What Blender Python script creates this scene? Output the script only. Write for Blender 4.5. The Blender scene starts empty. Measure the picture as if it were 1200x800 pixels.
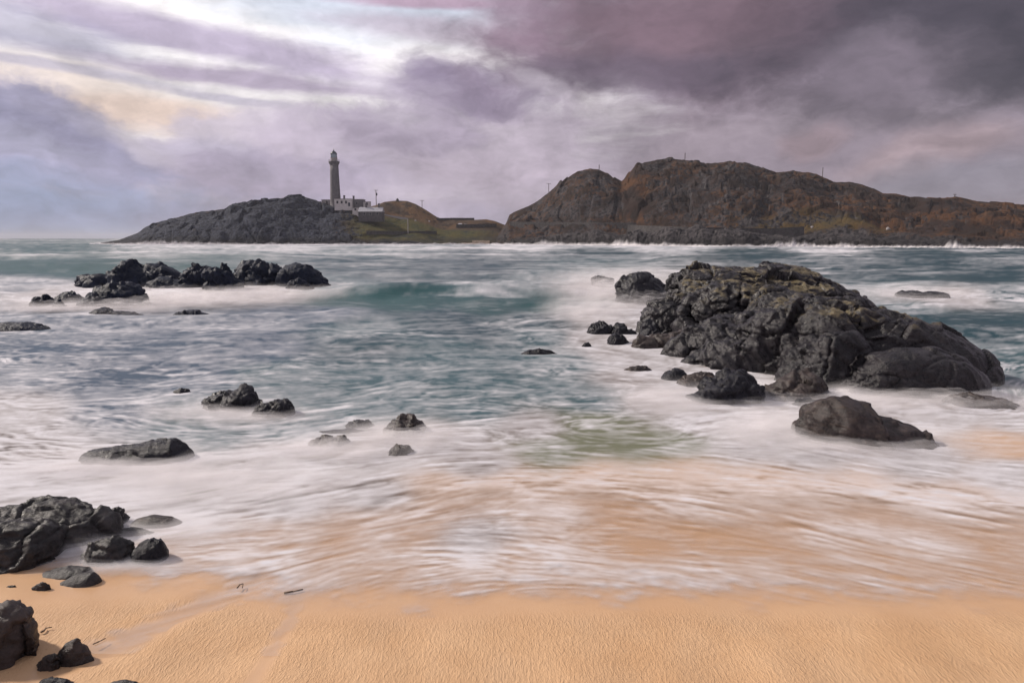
import bpy, bmesh, math, random
import numpy as np

# ------------------------------------------------------------------ camera, sky, sun, exposure
C = bpy.context.scene
COL = C.collection
R = math.radians
PITCH = R(8.6); CP, SP = math.cos(PITCH), math.sin(PITCH)
CAM_Z = 4.0
cam_data = bpy.data.cameras.new('camera')
cam = bpy.data.objects.new('camera', cam_data); COL.objects.link(cam)
cam.location = (0, 0, CAM_Z)
cam.rotation_euler = (R(90) - PITCH, 0, 0)
cam_data.lens = 24; cam_data.sensor_width = 36
cam_data.clip_start = 0.05; cam_data.clip_end = 30000
C.camera = cam

SUN_EL, SUN_AZ = 36.0, -72.0        # elevation; azimuth from the view direction (+Y), negative = left
sd = bpy.data.lights.new('sun', 'SUN'); sd.energy = 4.7; sd.angle = R(5); sd.color = (1.0, 0.90, 0.80)
so = bpy.data.objects.new('sun', sd); COL.objects.link(so)
so.rotation_euler = (R(90 - SUN_EL), 0, R(180 - SUN_AZ))
C.view_settings.view_transform = 'Standard'; C.view_settings.look = 'None'
C.view_settings.exposure = 0.0; C.view_settings.gamma = 1.0
C.view_settings.use_curve_mapping = False
C.render.engine = 'CYCLES'
C.cycles.transparent_max_bounces = 32
C.cycles.max_bounces = 4
C.cycles.volume_bounces = 0

def lin(r, g, b):
    f = lambda c: (c / 255 / 12.92) if c / 255 <= 0.04045 else ((c / 255 + 0.055) / 1.055) ** 2.4
    return (f(r), f(g), f(b), 1.0)

def pix_dir(px, py):
    xr = (np.asarray(px, float) - 600) / 800; yr = (400 - np.asarray(py, float)) / 800
    return xr, CP + yr * SP, -SP + yr * CP

def at(px, py, Y):
    """world point seen at photo pixel px, py at distance Y in front of the camera"""
    dx, dy, dz = pix_dir(px, py); t = Y / dy
    return dx * t, Y + 0 * dx, CAM_Z + dz * t

def on_level(px, py, z=0.0):
    dx, dy, dz = pix_dir(px, py); t = (z - CAM_Z) / dz
    return dx * t, dy * t

class NT:
    def __init__(s, tree): s.t = tree; s.n = tree.nodes; s.l = tree.links
    def node(s, typ, **kw):
        n = s.n.new(typ)
        for k, v in kw.items(): setattr(n, k, v)
        return n
    def link(s, a, b): s.l.new(a, b)
    def put(s, sock, v):
        if isinstance(v, bpy.types.NodeSocket): s.link(v, sock)
        else: sock.default_value = v
    def math(s, op, a, b=None, clamp=False):
        n = s.node('ShaderNodeMath', operation=op); n.use_clamp = clamp
        s.put(n.inputs[0], a)
        if b is not None: s.put(n.inputs[1], b)
        return n.outputs[0]
    def vmath(s, op, a, b=None, scale=None):
        n = s.node('ShaderNodeVectorMath', operation=op)
        s.put(n.inputs[0], a)
        if b is not None: s.put(n.inputs[1], b)
        if scale is not None: s.put(n.inputs['Scale'], scale)
        return n.outputs['Value'] if op in ('LENGTH', 'DOT_PRODUCT') else n.outputs[0]
    def ramp(s, v, a, b, lo=0.0, hi=1.0, smooth=True):
        n = s.node('ShaderNodeMapRange', interpolation_type='SMOOTHSTEP' if smooth else 'LINEAR')
        s.put(n.inputs[0], v); n.inputs[1].default_value = a; n.inputs[2].default_value = b
        n.inputs[3].default_value = lo; n.inputs[4].default_value = hi
        return n.outputs[0]
    def mix(s, f, a, b, blend='MIX'):
        n = s.node('ShaderNodeMix', data_type='RGBA', blend_type=blend)
        s.put(n.inputs[0], f); s.put(n.inputs[6], a); s.put(n.inputs[7], b)
        return n.outputs[2]
    def noise(s, vec, scale, detail=4, rough=0.55, dist=0.0, col=False):
        n = s.node('ShaderNodeTexNoise'); n.inputs['Scale'].default_value = scale
        n.inputs['Detail'].default_value = detail; n.inputs['Roughness'].default_value = rough
        n.inputs['Distortion'].default_value = dist
        if vec is not None: s.link(vec, n.inputs['Vector'])
        return n.outputs['Color'] if col else n.outputs['Fac']
    def mapping(s, vec, loc=(0, 0, 0), rot=(0, 0, 0), scale=(1, 1, 1), typ='POINT'):
        n = s.node('ShaderNodeMapping', vector_type=typ); s.link(vec, n.inputs['Vector'])
        n.inputs['Location'].default_value = loc; n.inputs['Rotation'].default_value = rot; n.inputs['Scale'].default_value = scale
        return n.outputs[0]
    def attr(s, name):
        n = s.node('ShaderNodeAttribute', attribute_name=name); return n

def build_world():
    w = bpy.data.worlds.new('World'); C.world = w; w.use_nodes = True
    t = NT(w.node_tree); t.n.clear()
    out = t.node('ShaderNodeOutputWorld')
    sky = t.node('ShaderNodeTexSky', sky_type='NISHITA'); sky.sun_disc = False
    sky.sun_elevation = R(SUN_EL); sky.sun_rotation = R(SUN_AZ); sky.dust_density = 2.0
    bg = t.node('ShaderNodeBackground'); bg.inputs[1].default_value = 0.10
    t.link(sky.outputs[0], bg.inputs[0])
    tc = t.node('ShaderNodeTexCoord')
    sep = t.node('ShaderNodeSeparateXYZ'); t.link(tc.outputs['Generated'], sep.inputs[0])
    az = t.math('ARCTAN2', sep.outputs[0], sep.outputs[1])
    el = t.math('ARCSINE', sep.outputs[2])
    cmb = t.node('ShaderNodeCombineXYZ'); t.link(az, cmb.inputs[0]); t.link(el, cmb.inputs[1])
    p = cmb.outputs[0]
    def warp(p, src, scale, amt, detail=4, st=(1, 1.6, 1), rough=0.55):
        n = t.noise(t.mapping(src, scale=st), scale, detail, rough, col=True)
        v = t.vmath('MULTIPLY', t.vmath('SUBTRACT', n, (0.5, 0.5, 0.5)), (amt, amt * 0.6, 0))
        return t.vmath('ADD', p, v)
    puffy = warp(warp(p, p, 3.2, 0.10), p, 11, 0.06, 6, rough=0.6)     # billowing clouds
    streaky = warp(p, p, 2.2, 0.08, 5, (1, 4, 1), 0.62)                   # drawn-out high cloud
    # base: lilac overcast, brighter overhead and behind
    col = t.mix(t.ramp(el, 0.30, 0.75), lin(180, 166, 183), (0.52, 0.50, 0.54, 1))
    rag = t.math('SUBTRACT', t.noise(t.mapping(puffy, scale=(1, 1.8, 1)), 9, 9, 0.62), 0.5)
    rags = t.math('SUBTRACT', t.noise(t.mapping(streaky, rot=(0, 0, R(-6)), scale=(1, 7, 1)), 5, 8, 0.62), 0.5)
    def blob(px, py, rx, ry, rot, c, k, src=puffy, inner=0.35, outer=1.25):
        nonlocal col
        dx, dy, dz = pix_dir(px, py); n = math.sqrt(dx * dx + dy * dy + dz * dz)
        a, e = math.atan2(dx, dy), math.asin(dz / n)
        m = t.mapping(src, (a, e, 0), (0, 0, R(-rot)), (rx / 800, ry / 800, 1), 'TEXTURE')
        ln = t.math('ADD', t.vmath('LENGTH', m), t.math('MULTIPLY', rags if src is streaky else rag, 0.9 if src is streaky else 1.2))
        f = t.math('MULTIPLY', t.ramp(ln, outer, inner), k)
        col = t.mix(f, col, lin(*c))
    S = streaky
    blob(950, 190, 420, 100, 0, (164, 149, 160), .9)
    blob(560, 200, 200, 80, 0, (194, 180, 197), .9)
    blob(200, 60, 470, 120, 4, (285, 279, 278), .97, S)
    blob(430, 8, 190, 45, 0, (205, 214, 232), .8, S)
    blob(20, 70, 190, 26, 2, (240, 236, 242), .9, S)
    blob(110, 112, 210, 34, 3, (250, 232, 222), .9, S)
    blob(330, 116, 180, 22, 3, (247, 240, 242), .9, S)
    blob(170, 138, 130, 20, 2, (246, 220, 206), .9, S)
    blob(200, 36, 310, 21, 9, (186, 170, 200), .85, S)
    blob(30, 30, 130, 24, 6, (160, 156, 186), .7, S)
    blob(300, 94, 200, 11, 3, (184, 168, 192), .9, S)
    blob(60, 80, 130, 6, 3, (186, 180, 202), .7, S)
    blob(290, 120, 130, 5, 4, (186, 178, 198), .7, S)
    blob(500, 40, 130, 16, 4, (206, 190, 206), .7, S)
    blob(490, 2, 120, 10, 0, (186, 150, 172), .8, S)
    blob(330, 205, 300, 60, -3, (202, 189, 207), .95)
    def puff(px, py, rx, ry, rot, c, k=.92): blob(px, py, rx, ry, rot, c, k, puffy, .62, 1.06)
    puff(290, 172, 130, 44, -6, (215, 203, 217))
    puff(395, 176, 110, 40, 0, (206, 192, 210))
    puff(230, 196, 110, 40, 0, (198, 188, 208))
    puff(330, 205, 140, 34, 0, (185, 172, 196), .8)
    puff(22, 150, 100, 50, 8, (153, 150, 183))
    puff(100, 186, 80, 36, 12, (166, 161, 191))
    puff(30, 196, 110, 28, 0, (178, 174, 203), .8)
    blob(28, 170, 70, 16, 8, (186, 182, 208), .6)
    blob(150, 158, 60, 14, 25, (206, 196, 210), .6)
    blob(60, 128, 60, 12, 20, (178, 172, 198), .6)
    blob(30, 258, 260, 46, 0, (156, 168, 202), .95)
    blob(400, 262, 260, 30, 0, (180, 172, 198), .8)
    puff(580, 170, 130, 60, 0, (196, 181, 197), .85)
    blob(520, 104, 80, 34, 8, (158, 142, 167), .85, puffy, .4, 1.2)
    blob(590, 112, 80, 28, 4, (162, 146, 170), .8, puffy, .4, 1.2)
    blob(500, 85, 34, 18, 20, (152, 137, 164), .7)
    puff(480, 150, 90, 34, 0, (186, 171, 192), .8)
    blob(880, 45, 330, 75, 0, (116, 96, 110), .95)
    blob(800, 20, 190, 60, 0, (130, 106, 117), .8)
    blob(610, 30, 60, 60, 0, (156, 130, 148), .7)
    blob(730, 88, 170, 26, 3, (112, 97, 113), .8)
    blob(1150, 30, 230, 95, 0, (76, 69, 79), .95)
    blob(1030, 84, 80, 46, 0, (136, 123, 136), .85)
    blob(1000, 200, 200, 40, 0, (152, 138, 152), .7)
    blob(1090, 176, 80, 24, -15, (182, 160, 167), .85)
    blob(950, 168, 34, 16, 0, (176, 152, 160), .7)
    blob(1150, 215, 160, 30, -8, (146, 140, 154), .8)
    blob(640, 108, 50, 12, 22, (206, 194, 206), .5)
    # billow texture of the cloud itself
    n1 = t.noise(t.mapping(puffy, scale=(1, 1.7, 1)), 7, 8, 0.58)
    n2 = t.noise(t.mapping(puffy, scale=(1, 2.2, 1)), 26, 6, 0.6)
    vo = t.node('ShaderNodeTexVoronoi', feature='F1', voronoi_dimensions='2D'); vo.inputs['Scale'].default_value = 8.5; vo.inputs['Detail'].default_value = 3; vo.inputs['Roughness'].default_value = 0.5
    t.link(t.mapping(puffy, scale=(1, 1.5, 1)), vo.inputs['Vector'])
    bank = t.math('MULTIPLY', t.ramp(el, 0.30, 0.12), 1.0)
    pf = t.math('MULTIPLY', t.ramp(vo.outputs['Distance'], 0.15, 0.55, 0.13, -0.13, False), bank)
    k = t.math('ADD', pf, t.math('ADD', t.ramp(n1, 0.34, 0.66, 0.82, 1.18, False), t.ramp(n2, 0.36, 0.64, -0.075, 0.075, False)))
    kc = t.node('ShaderNodeCombineColor')
    for i in range(3): t.link(k, kc.inputs[i])
    col = t.mix(1.0, col, kc.outputs[0], 'MULTIPLY')
    bc = t.node('ShaderNodeBackground'); t.link(col, bc.inputs[0]); bc.inputs[1].default_value = 1.0
    ms = t.node('ShaderNodeMixShader'); ms.inputs[0].default_value = 0.94
    t.link(bg.outputs[0], ms.inputs[1]); t.link(bc.outputs[0], ms.inputs[2])
    t.link(ms.outputs[0], out.inputs[0])
build_world()

# ------------------------------------------------------------------ helpers
rng = np.random.default_rng(7)
_perm = rng.permutation(512).astype(np.int64)
_g = rng.normal(size=(512, 3)); _g /= np.linalg.norm(_g, axis=1, keepdims=True)
def _h(i, j, k): return _perm[(_perm[(_perm[i & 511] + j) & 511] + k) & 511]
def perlin(p):
    pi = np.floor(p).astype(np.int64); f = p - pi; u = f * f * f * (f * (f * 6 - 15) + 10)
    r = 0
    for a in (0, 1):
        wx = u[:, 0] if a else 1 - u[:, 0]
        for b in (0, 1):
            wy = u[:, 1] if b else 1 - u[:, 1]
            for c in (0, 1):
                wz = u[:, 2] if c else 1 - u[:, 2]
                g = _g[_h(pi[:, 0] + a, pi[:, 1] + b, pi[:, 2] + c)]
                r = r + wx * wy * wz * (g[:, 0] * (f[:, 0] - a) + g[:, 1] * (f[:, 1] - b) + g[:, 2] * (f[:, 2] - c))
    return r * 1.5
def fbm(p, o=4, gain=0.5, ridged=False):
    s, a, n = 0, 1.0, 0
    for i in range(o):
        v = perlin(p * 2.03 ** i + 17.3 * i)
        if ridged: v = 1 - 2 * np.abs(v) * 1.4
        s = s + a * v; n += a; a *= gain
    return s / n
def worley(p, seed=0):
    pi = np.floor(p).astype(np.int64); f = p - pi
    F1 = np.full(len(p), 9.0); F2 = np.full(len(p), 9.0); ID = np.zeros(len(p), np.int64)
    for a in (-1, 0, 1):
        for b in (-1, 0, 1):
            for c in (-1, 0, 1):
                h = _h(pi[:, 0] + a + seed, pi[:, 1] + b, pi[:, 2] + c)
                q = np.stack([a + (h * 0.7548) % 1, b + (h * 0.5698) % 1, c + (h * 0.3819) % 1], 1) - f
                d = np.sqrt((q * q).sum(1))
                m = d < F1
                F2 = np.where(m, F1, np.minimum(F2, d)); ID = np.where(m, h, ID); F1 = np.where(m, d, F1)
    return F1, F2, ID
def sstep(x, a, b):
    t = np.clip((x - a) / (b - a), 0, 1); return t * t * (3 - 2 * t)
def lerp(a, b, t): return a + (b - a) * t

def mesh_np(name, v, quads, mat, smooth=True, attrs=None, tris=None):
    me = bpy.data.meshes.new(name)
    v = np.asarray(v, np.float32); q = np.asarray(quads, np.int32)
    k = q.shape[1]
    me.vertices.add(len(v)); me.vertices.foreach_set('co', v.ravel())
    me.loops.add(q.size); me.loops.foreach_set('vertex_index', q.ravel())
    me.polygons.add(len(q))
    me.polygons.foreach_set('loop_start', np.arange(0, q.size, k, dtype=np.int32))
    me.polygons.foreach_set('loop_total', np.full(len(q), k, np.int32))
    me.polygons.foreach_set('use_smooth', np.full(len(q), smooth, bool))
    me.update(calc_edges=True); me.validate()
    for n, a in (attrs or {}).items():
        if a.ndim == 1:
            at_ = me.attributes.new(n, 'FLOAT', 'POINT'); at_.data.foreach_set('value', a.astype(np.float32))
        else:
            at_ = me.attributes.new(n, 'FLOAT_COLOR', 'POINT')
            c4 = np.ones((len(a), 4), np.float32); c4[:, :3] = a; at_.data.foreach_set('color', c4.ravel())
    if mat: me.materials.append(mat)
    return me
def grid_quads(nr, nc):
    i = np.arange(nr * nc).reshape(nr, nc)
    return np.stack([i[:-1, :-1], i[:-1, 1:], i[1:, 1:], i[1:, :-1]], -1).reshape(-1, 4)
def link(name, me, parent=None):
    o = bpy.data.objects.new(name, me); COL.objects.link(o)
    if parent: o.parent = parent
    return o
def tag(o, label=None, cat=None, group=None, kind=None):
    if label: o['label'] = label
    if cat: o['category'] = cat
    if group: o['group'] = group
    if kind: o['kind'] = kind
    return o

def new_mat(name):
    m = bpy.data.materials.new(name); m.use_nodes = True
    t = NT(m.node_tree); b = t.n['Principled BSDF']
    return m, t, b

# ------------------------------------------------------------------ ground shape
XE = np.array([-20, -9, -6.2, -5.2, -4.2, -3.2, -2.3, -1.2, 0, 1.2, 3, 5, 9, 20.])
YE = np.array([10.0, 8.7, 8.0, 7.5, 7.4, 7.2, 7.0, 7.0, 6.98, 7.0, 7.04, 6.98, 6.95, 6.95])
def edge_y(x): return np.interp(x, XE, YE) + 0.05 * np.sin(x * 1.3) + 0.03 * np.sin(x * 3.7 + 1)
def sand_z(x, y):
    d = y - edge_y(x)
    z = 0.06 - 0.055 * d
    return np.maximum(z, -2.5)
def on_ground(px, py):
    x, y = on_level(px, py, 0.0)
    for _ in range(6):
        x, y = on_level(px, py, max(0.0, float(sand_z(np.float64(x), np.float64(y)))))
    return float(x), float(y)

# ------------------------------------------------------------------ materials
def rock_material(name, dark, light, lichen=None, lichen_amt=0.0, wet=0.35, brown=(0.07, 0.05, 0.04, 1), scale=1.0, zlow=-9, spec=0.3):
    m, t, b = new_mat(name)
    geo = t.node('ShaderNodeNewGeometry'); tc = t.node('ShaderNodeTexCoord')
    P = geo.outputs['Position']
    n1 = t.noise(P, 1.3 * scale, 6, 0.62); n2 = t.noise(P, 9 * scale, 8, 0.7); n3 = t.noise(t.mapping(P, rot=(0.5, 0.3, 0.6), scale=(1, 1, 5)), 2.2 * scale, 6, 0.65)
    f = t.math('ADD', t.math('MULTIPLY', n1, 0.5), t.math('MULTIPLY', n2, 0.5))
    col = t.mix(t.ramp(f, 0.36, 0.66), dark, light)
    col = t.mix(t.math('MULTIPLY', t.ramp(n3, 0.5, 0.72), 0.5), col, brown)
    rough = t.ramp(n2, 0.3, 0.7, wet, wet + 0.3)
    if lichen is not None:
        sepn = t.node('ShaderNodeSeparateXYZ'); t.link(geo.outputs['Normal'], sepn.inputs[0])
        sepp = t.node('ShaderNodeSeparateXYZ'); t.link(P, sepp.inputs[0])
        up = t.ramp(sepn.outputs[2], 0.45, 0.8)
        hi = t.ramp(sepp.outputs[2], 1.3, 1.9)
        pn = t.ramp(t.noise(P, 0.8, 6, 0.66), 0.465, 0.60)
        lf = t.math('MULTIPLY', t.math('MULTIPLY', up, hi), t.math('MULTIPLY', pn, lichen_amt))
        lc = t.mix(t.ramp(n2, 0.4, 0.6), lichen, (lichen[0] * .55, lichen[1] * .55, lichen[2] * .5, 1))
        col = t.mix(lf, col, lc)
    bump = t.node('ShaderNodeBump'); bump.inputs['Strength'].default_value = 0.75; bump.inputs['Distance'].default_value = 0.04 / scale
    hsum = t.math('ADD', t.noise(P, 14 * scale, 8, 0.68), t.math('MULTIPLY', n3, 0.8))
    t.link(hsum, bump.inputs['Height']); t.link(bump.outputs[0], b.inputs['Normal'])
    t.put(b.inputs['Base Color'], col); t.put(b.inputs['Roughness'], rough)
    b.inputs['Specular IOR Level'].default_value = spec
    return m
M_outcrop = rock_material('outcrop_rock', (0.004, 0.0036, 0.006, 1), (0.026, 0.023, 0.027, 1), (0.19, 0.155, 0.09, 1), 0.85, 0.2, (0.024, 0.018, 0.017, 1))
M_dark = rock_material('wet_dark_rock', (0.004, 0.004, 0.008, 1), (0.020, 0.020, 0.028, 1), None, 0, 0.24, (0.018, 0.014, 0.015, 1), spec=0.22)
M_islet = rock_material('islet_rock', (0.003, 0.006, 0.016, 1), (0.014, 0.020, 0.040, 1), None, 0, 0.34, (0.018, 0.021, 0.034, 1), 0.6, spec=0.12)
M_beach = rock_material('beach_rock', (0.009, 0.0085, 0.010, 1), (0.050, 0.046, 0.048, 1), None, 0, 0.30, (0.065, 0.05, 0.042, 1), 1.8)
M_brown = rock_material('brown_wet_rock', (0.013, 0.010, 0.010, 1), (0.062, 0.048, 0.046, 1), None, 0, 0.28, (0.075, 0.05, 0.036, 1), 1.6)

# ------------------------------------------------------------------ rocks
def normals_of(v, q):
    n = np.zeros_like(v)
    a, b, c, d = (v[q[:, i]] for i in range(4))
    fn = np.cross(c - a, d - b)
    for i in range(4): np.add.at(n, q[:, i], fn)
    l = np.linalg.norm(n, axis=1, keepdims=True); return n / np.maximum(l, 1e-9)

def facets(p, seed):
    """broken rock: every cell of a jittered lattice is one tilted plane, with a tight crack between neighbours"""
    pi = np.floor(p).astype(np.int64); f = p - pi
    F1 = np.full(len(p), 9.0); F2 = np.full(len(p), 9.0); ID = np.zeros(len(p), np.int64); D = np.zeros((len(p), 3))
    for a in (-1, 0, 1):
        for b in (-1, 0, 1):
            for c in (-1, 0, 1):
                h = _h(pi[:, 0] + a + seed, pi[:, 1] + b, pi[:, 2] + c)
                q = f - np.stack([a + (h * 0.7548) % 1, b + (h * 0.5698) % 1, c + (h * 0.3819) % 1], 1)
                d = np.sqrt((q * q).sum(1)); m = d < F1
                F2 = np.where(m, F1, np.minimum(F2, d)); ID = np.where(m, h, ID); D[m] = q[m]; F1 = np.where(m, d, F1)
    g = _g[(ID * 7 + 11) & 511]
    v = ((ID * 0.618) % 1 - 0.5) * 0.8 + (g * D).sum(1) * 1.3
    return v - 0.35 * (1 - sstep(F2 - F1, 0.0, 0.07))

def roughen(v, n, size, amt, seed, strata=0.5, mask=None, fine=1.0):
    """rocky relief: tilted facets in two sizes, slanting strata and grain"""
    o = seed * 13.7
    s = v / size
    ws = s + 0.10 * np.stack([perlin(s * 1.7 + o + k * 31) for k in range(3)], 1)
    sq = ws * np.array([1.0, 1.0, 1.25])
    A = np.array([0.62, -0.30, -0.72]); A /= np.linalg.norm(A); B = np.cross(A, (0, 1, 0)); B /= np.linalg.norm(B); Cc = np.cross(A, B)
    st = np.stack([(ws @ A) * 0.55, (ws @ B) * 3.4, (ws @ Cc) * 3.4], 1)
    lay = fbm(st + o, 3, 0.55)
    d = 0.35 * fbm(s * 1.1 + o, 2) + 0.50 * facets(sq * 1.4 + o, seed) + strata * 0.5 * lay
    if fine > 0: d = d + fine * (0.17 * facets(sq * 3.7 + o + 5, seed + 3) + 0.05 * facets(sq * 9.5 + o + 9, seed + 5) + 0.03 * fbm(s * 14 + o, 2))
    d = d - np.percentile(d, 40)
    if mask is not None: d = d * mask(v)
    return v + n * (d * amt)[:, None]

def loft(profile, Yc, df, db, zb=-0.35, e=0.75, ns=70, nt=46, flat=1.0, skew=0.0):
    """a rock body: its ridge follows profile (photo pixels at distance Yc), falling df metres towards the camera and db metres away"""
    pr = np.array(profile, float)
    x, _, z = at(pr[:, 0], pr[:, 1], Yc)
    L = np.concatenate([[0], np.cumsum(np.hypot(np.diff(x), np.diff(z)))])
    s = np.linspace(0, L[-1], ns)
    xs, zs = np.interp(s, L, x), np.interp(s, L, z)
    u = (xs - xs[0]) / (xs[-1] - xs[0] + 1e-9)
    hn = np.clip((zs - zb) / (zs.max() - zb), 0.02, 1)
    tap = np.sqrt(np.clip(1 - np.abs(2 * u - 1) ** 3.2, 0, 1)) * (0.35 + 0.65 * hn ** 0.6)
    tap[0] = tap[-1] = 0.02
    ph = np.linspace(0, math.pi, nt)
    c, sn = np.cos(ph), np.sin(ph)
    cy = np.sign(c) * np.abs(c) ** flat
    Yv = Yc - np.where(c > 0, df, db)[None] * cy[None] * tap[:, None] + skew * (u[:, None] - 0.5)
    Zv = zb + (zs - zb)[:, None] * np.clip(sn, 0, 1)[None] ** e
    Xv = np.repeat(xs[:, None], nt, 1)
    Xv = Xv * (1 + 0 * Yv)
    v = np.stack([Xv, Yv, Zv], -1).reshape(-1, 3)
    q = grid_quads(ns, nt)[:, ::-1]
    return v, q

N_ROCK = [0]
def finish(name, v, q, mat, label, cat, group, size, amt, strata=0.5):
    N_ROCK[0] += 1
    n = normals_of(v, q)
    c = v.mean(0)
    if ((v - c) * n).sum() < 0: q = q[:, ::-1]; n = -n
    v = roughen(v, n, size, amt, N_ROCK[0], strata)
    o = link(name, mesh_np(name, v, q, mat))
    return tag(o, label, cat, group)

FOOT = []      # footprints of the rocks for foam round them: x, y, rx, ry
def rock(label, profile, base_py, depth, mat, group=None, name='rock', cat='rock', rough=1.0, e=0.7, ns=80, nt=50, strata=0.5, back=0.8, zb=None, skew=0.0, Y=None, flat=1.0):
    px = [p[0] for p in profile]; pc = 0.5 * (min(px) + max(px))
    if Y is None:
        bx, by = on_ground(pc, base_py); Yc = by + depth
    else: Yc = Y
    gz = max(-0.05, float(sand_z(np.float64((pc - 600) / 800 * Yc), np.float64(Yc))))
    v, q = loft(profile, Yc, depth, depth * back, (gz - 0.3) if zb is None else zb, e, ns, nt, flat, skew)
    w = (max(px) - min(px)) / 800 * Yc
    hgt = v[:, 2].max() - gz
    size = 0.5 * (w + max(hgt, 0.25 * w)) * 0.6
    FOOT.append((v[:, 0].mean(), Yc, w / 2, depth))
    return finish(name, v, q, mat, label, cat, group, size, rough * 0.34 * max(min(hgt, w), 0.3 * min(w, 2 * hgt + 0.1)), strata)

def union(label, parts, voxel, mat, sizes, name, cat, group=None, seed=50, mask=None):
    """several bodies grown together into one outcrop"""
    bm = bmesh.new()
    for v, q in parts:
        # close the underside so the body is solid
        vs = [bm.verts.new(c) for c in v]
        for f in q:
            try: bm.faces.new([vs[i] for i in dict.fromkeys(f.tolist())])
            except ValueError: pass
    me = bpy.data.meshes.new(name); bmesh.ops.recalc_face_normals(bm, faces=bm.faces); bm.to_mesh(me); bm.free()
    o = bpy.data.objects.new(name, me); COL.objects.link(o)
    md = o.modifiers.new('remesh', 'REMESH'); md.mode = 'VOXEL'; md.voxel_size = voxel
    dg = bpy.context.evaluated_depsgraph_get(); dg.update()
    ev = o.evaluated_get(dg).to_mesh()
    v = np.empty(len(ev.vertices) * 3, np.float32); ev.vertices.foreach_get('co', v); v = v.reshape(-1, 3).astype(float)
    q = np.empty(len(ev.loops), np.int32); ev.loops.foreach_get('vertex_index', q); q = q.reshape(-1, 4)
    o.evaluated_get(dg).to_mesh_clear()
    bpy.data.objects.remove(o)
    lab = np.arange(len(v))                       # keep the main body, drop loose crumbs
    for _ in range(400):
        m = lab[q].min(1); new = lab.copy()
        for i in range(4): np.minimum.at(new, q[:, i], m)
        new = new[new]
        if (new == lab).all(): break
        lab = new
    main = np.bincount(lab).argmax(); q = q[lab[q[:, 0]] == main]
    us = np.unique(q); rm = np.full(len(v), -1); rm[us] = np.arange(len(us)); v = v[us]; q = rm[q]
    for k, (size, amt, st, fine) in enumerate(sizes):
        n = normals_of(v, q)
        v = roughen(v, n, size, amt, seed + k, st, mask, fine)
    o = link(name, mesh_np(name, v, q, mat))
    return tag(o, label, cat, group)
def solid(profile, Yc, df, db, zb=-0.6, e=0.7, ns=60, nt=40, skew=0.0):
    v, q = loft(profile, Yc, df, db, zb, e, ns, nt, 1.0, skew)
    # floor strip: join first and last column of each section
    i = np.arange(ns * nt).reshape(ns, nt)
    fl = np.stack([i[:-1, 0], i[1:, 0], i[1:, -1], i[:-1, -1]], -1)
    h = nt // 2                                    # and close both ends
    for r in (0, ns - 1):
        k = np.arange(h - 1); fl = np.concatenate([fl, np.stack([i[r, k], i[r, k + 1], i[r, nt - 2 - k], i[r, nt - 1 - k]], -1)])
    return v, np.concatenate([q, fl])

# the great outcrop on the right
big = [
    solid([(778, 352), (788, 328), (800, 317), (830, 313), (870, 313), (905, 316), (935, 322), (952, 331), (985, 337), (1002, 348), (1012, 362)], 31.0, 3.2, 2.2),
    solid([(800, 370), (810, 352), (830, 339), (860, 335), (890, 339), (906, 350), (920, 370)], 27.5, 1.6, 1.5, e=.5),
    solid([(865, 376), (885, 356), (905, 346), (930, 347), (950, 362), (962, 376)], 25.0, 1.6, 1.6, e=.55),
    solid([(880, 392), (905, 366), (930, 354), (948, 345), (962, 345), (985, 350), (1010, 357), (1040, 367), (1075, 378), (1105, 389), (1124, 401), (1134, 417), (1138, 430), (1142, 446)], 20.4, 2.0, 2.2, skew=-2.0, e=.6),
    solid([(780, 422), (795, 403), (820, 386), (845, 376), (870, 380), (895, 374), (920, 368), (945, 374), (965, 392), (985, 420)], 22.9, 1.3, 1.6, skew=-2.0, e=.6),
    solid([(815, 428), (840, 406), (880, 396), (920, 388), (960, 392), (985, 412), (1000, 440)], 20.8, 1.1, 1.4, skew=-2.4, e=.6),
    solid([(920, 436), (945, 408), (975, 392), (1000, 398), (1020, 420), (1030, 446)], 18.9, .8, 1.2, skew=-.6, e=.6),
    solid([(1004, 452), (1014, 432), (1028, 418), (1060, 411), (1100, 412), (1128, 420), (1140, 431), (1150, 440), (1154, 452)], 17.6, 0.8, 1.4, e=.5),
    solid([(745, 388), (757, 364), (768, 355), (782, 351), (800, 353), (812, 366), (822, 386)], 29.5, 1.3, 1.2),
    solid([(800, 400), (840, 372), (900, 366), (950, 376), (985, 400)], 25.0, 1.8, 1.8, e=.6),
]
union('huge dark jagged outcrop in the surf with tan lichen along its top', big, 0.04, M_outcrop,
      [(2.6, 0.55, 0.35, 0.0), (1.3, 0.20, 2.0, 0.15), (0.5, 0.035, 1.6, 0.2)], 'outcrop', 'outcrop',
      mask=lambda v: 1 - 0.62 * sstep(v[:, 0], 9.0, 9.8) * (1 - sstep(v[:, 2], 0.9, 1.5)) * (1 - sstep(v[:, 1], 19, 20.5)))
FOOT += [(8.5, 21, 3.4, 2.6), (10.8, 18, 2.0, 1.5), (10, 29.5, 4.2, 3), (6.6, 29.5, 1.6, 1.5)]

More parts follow.
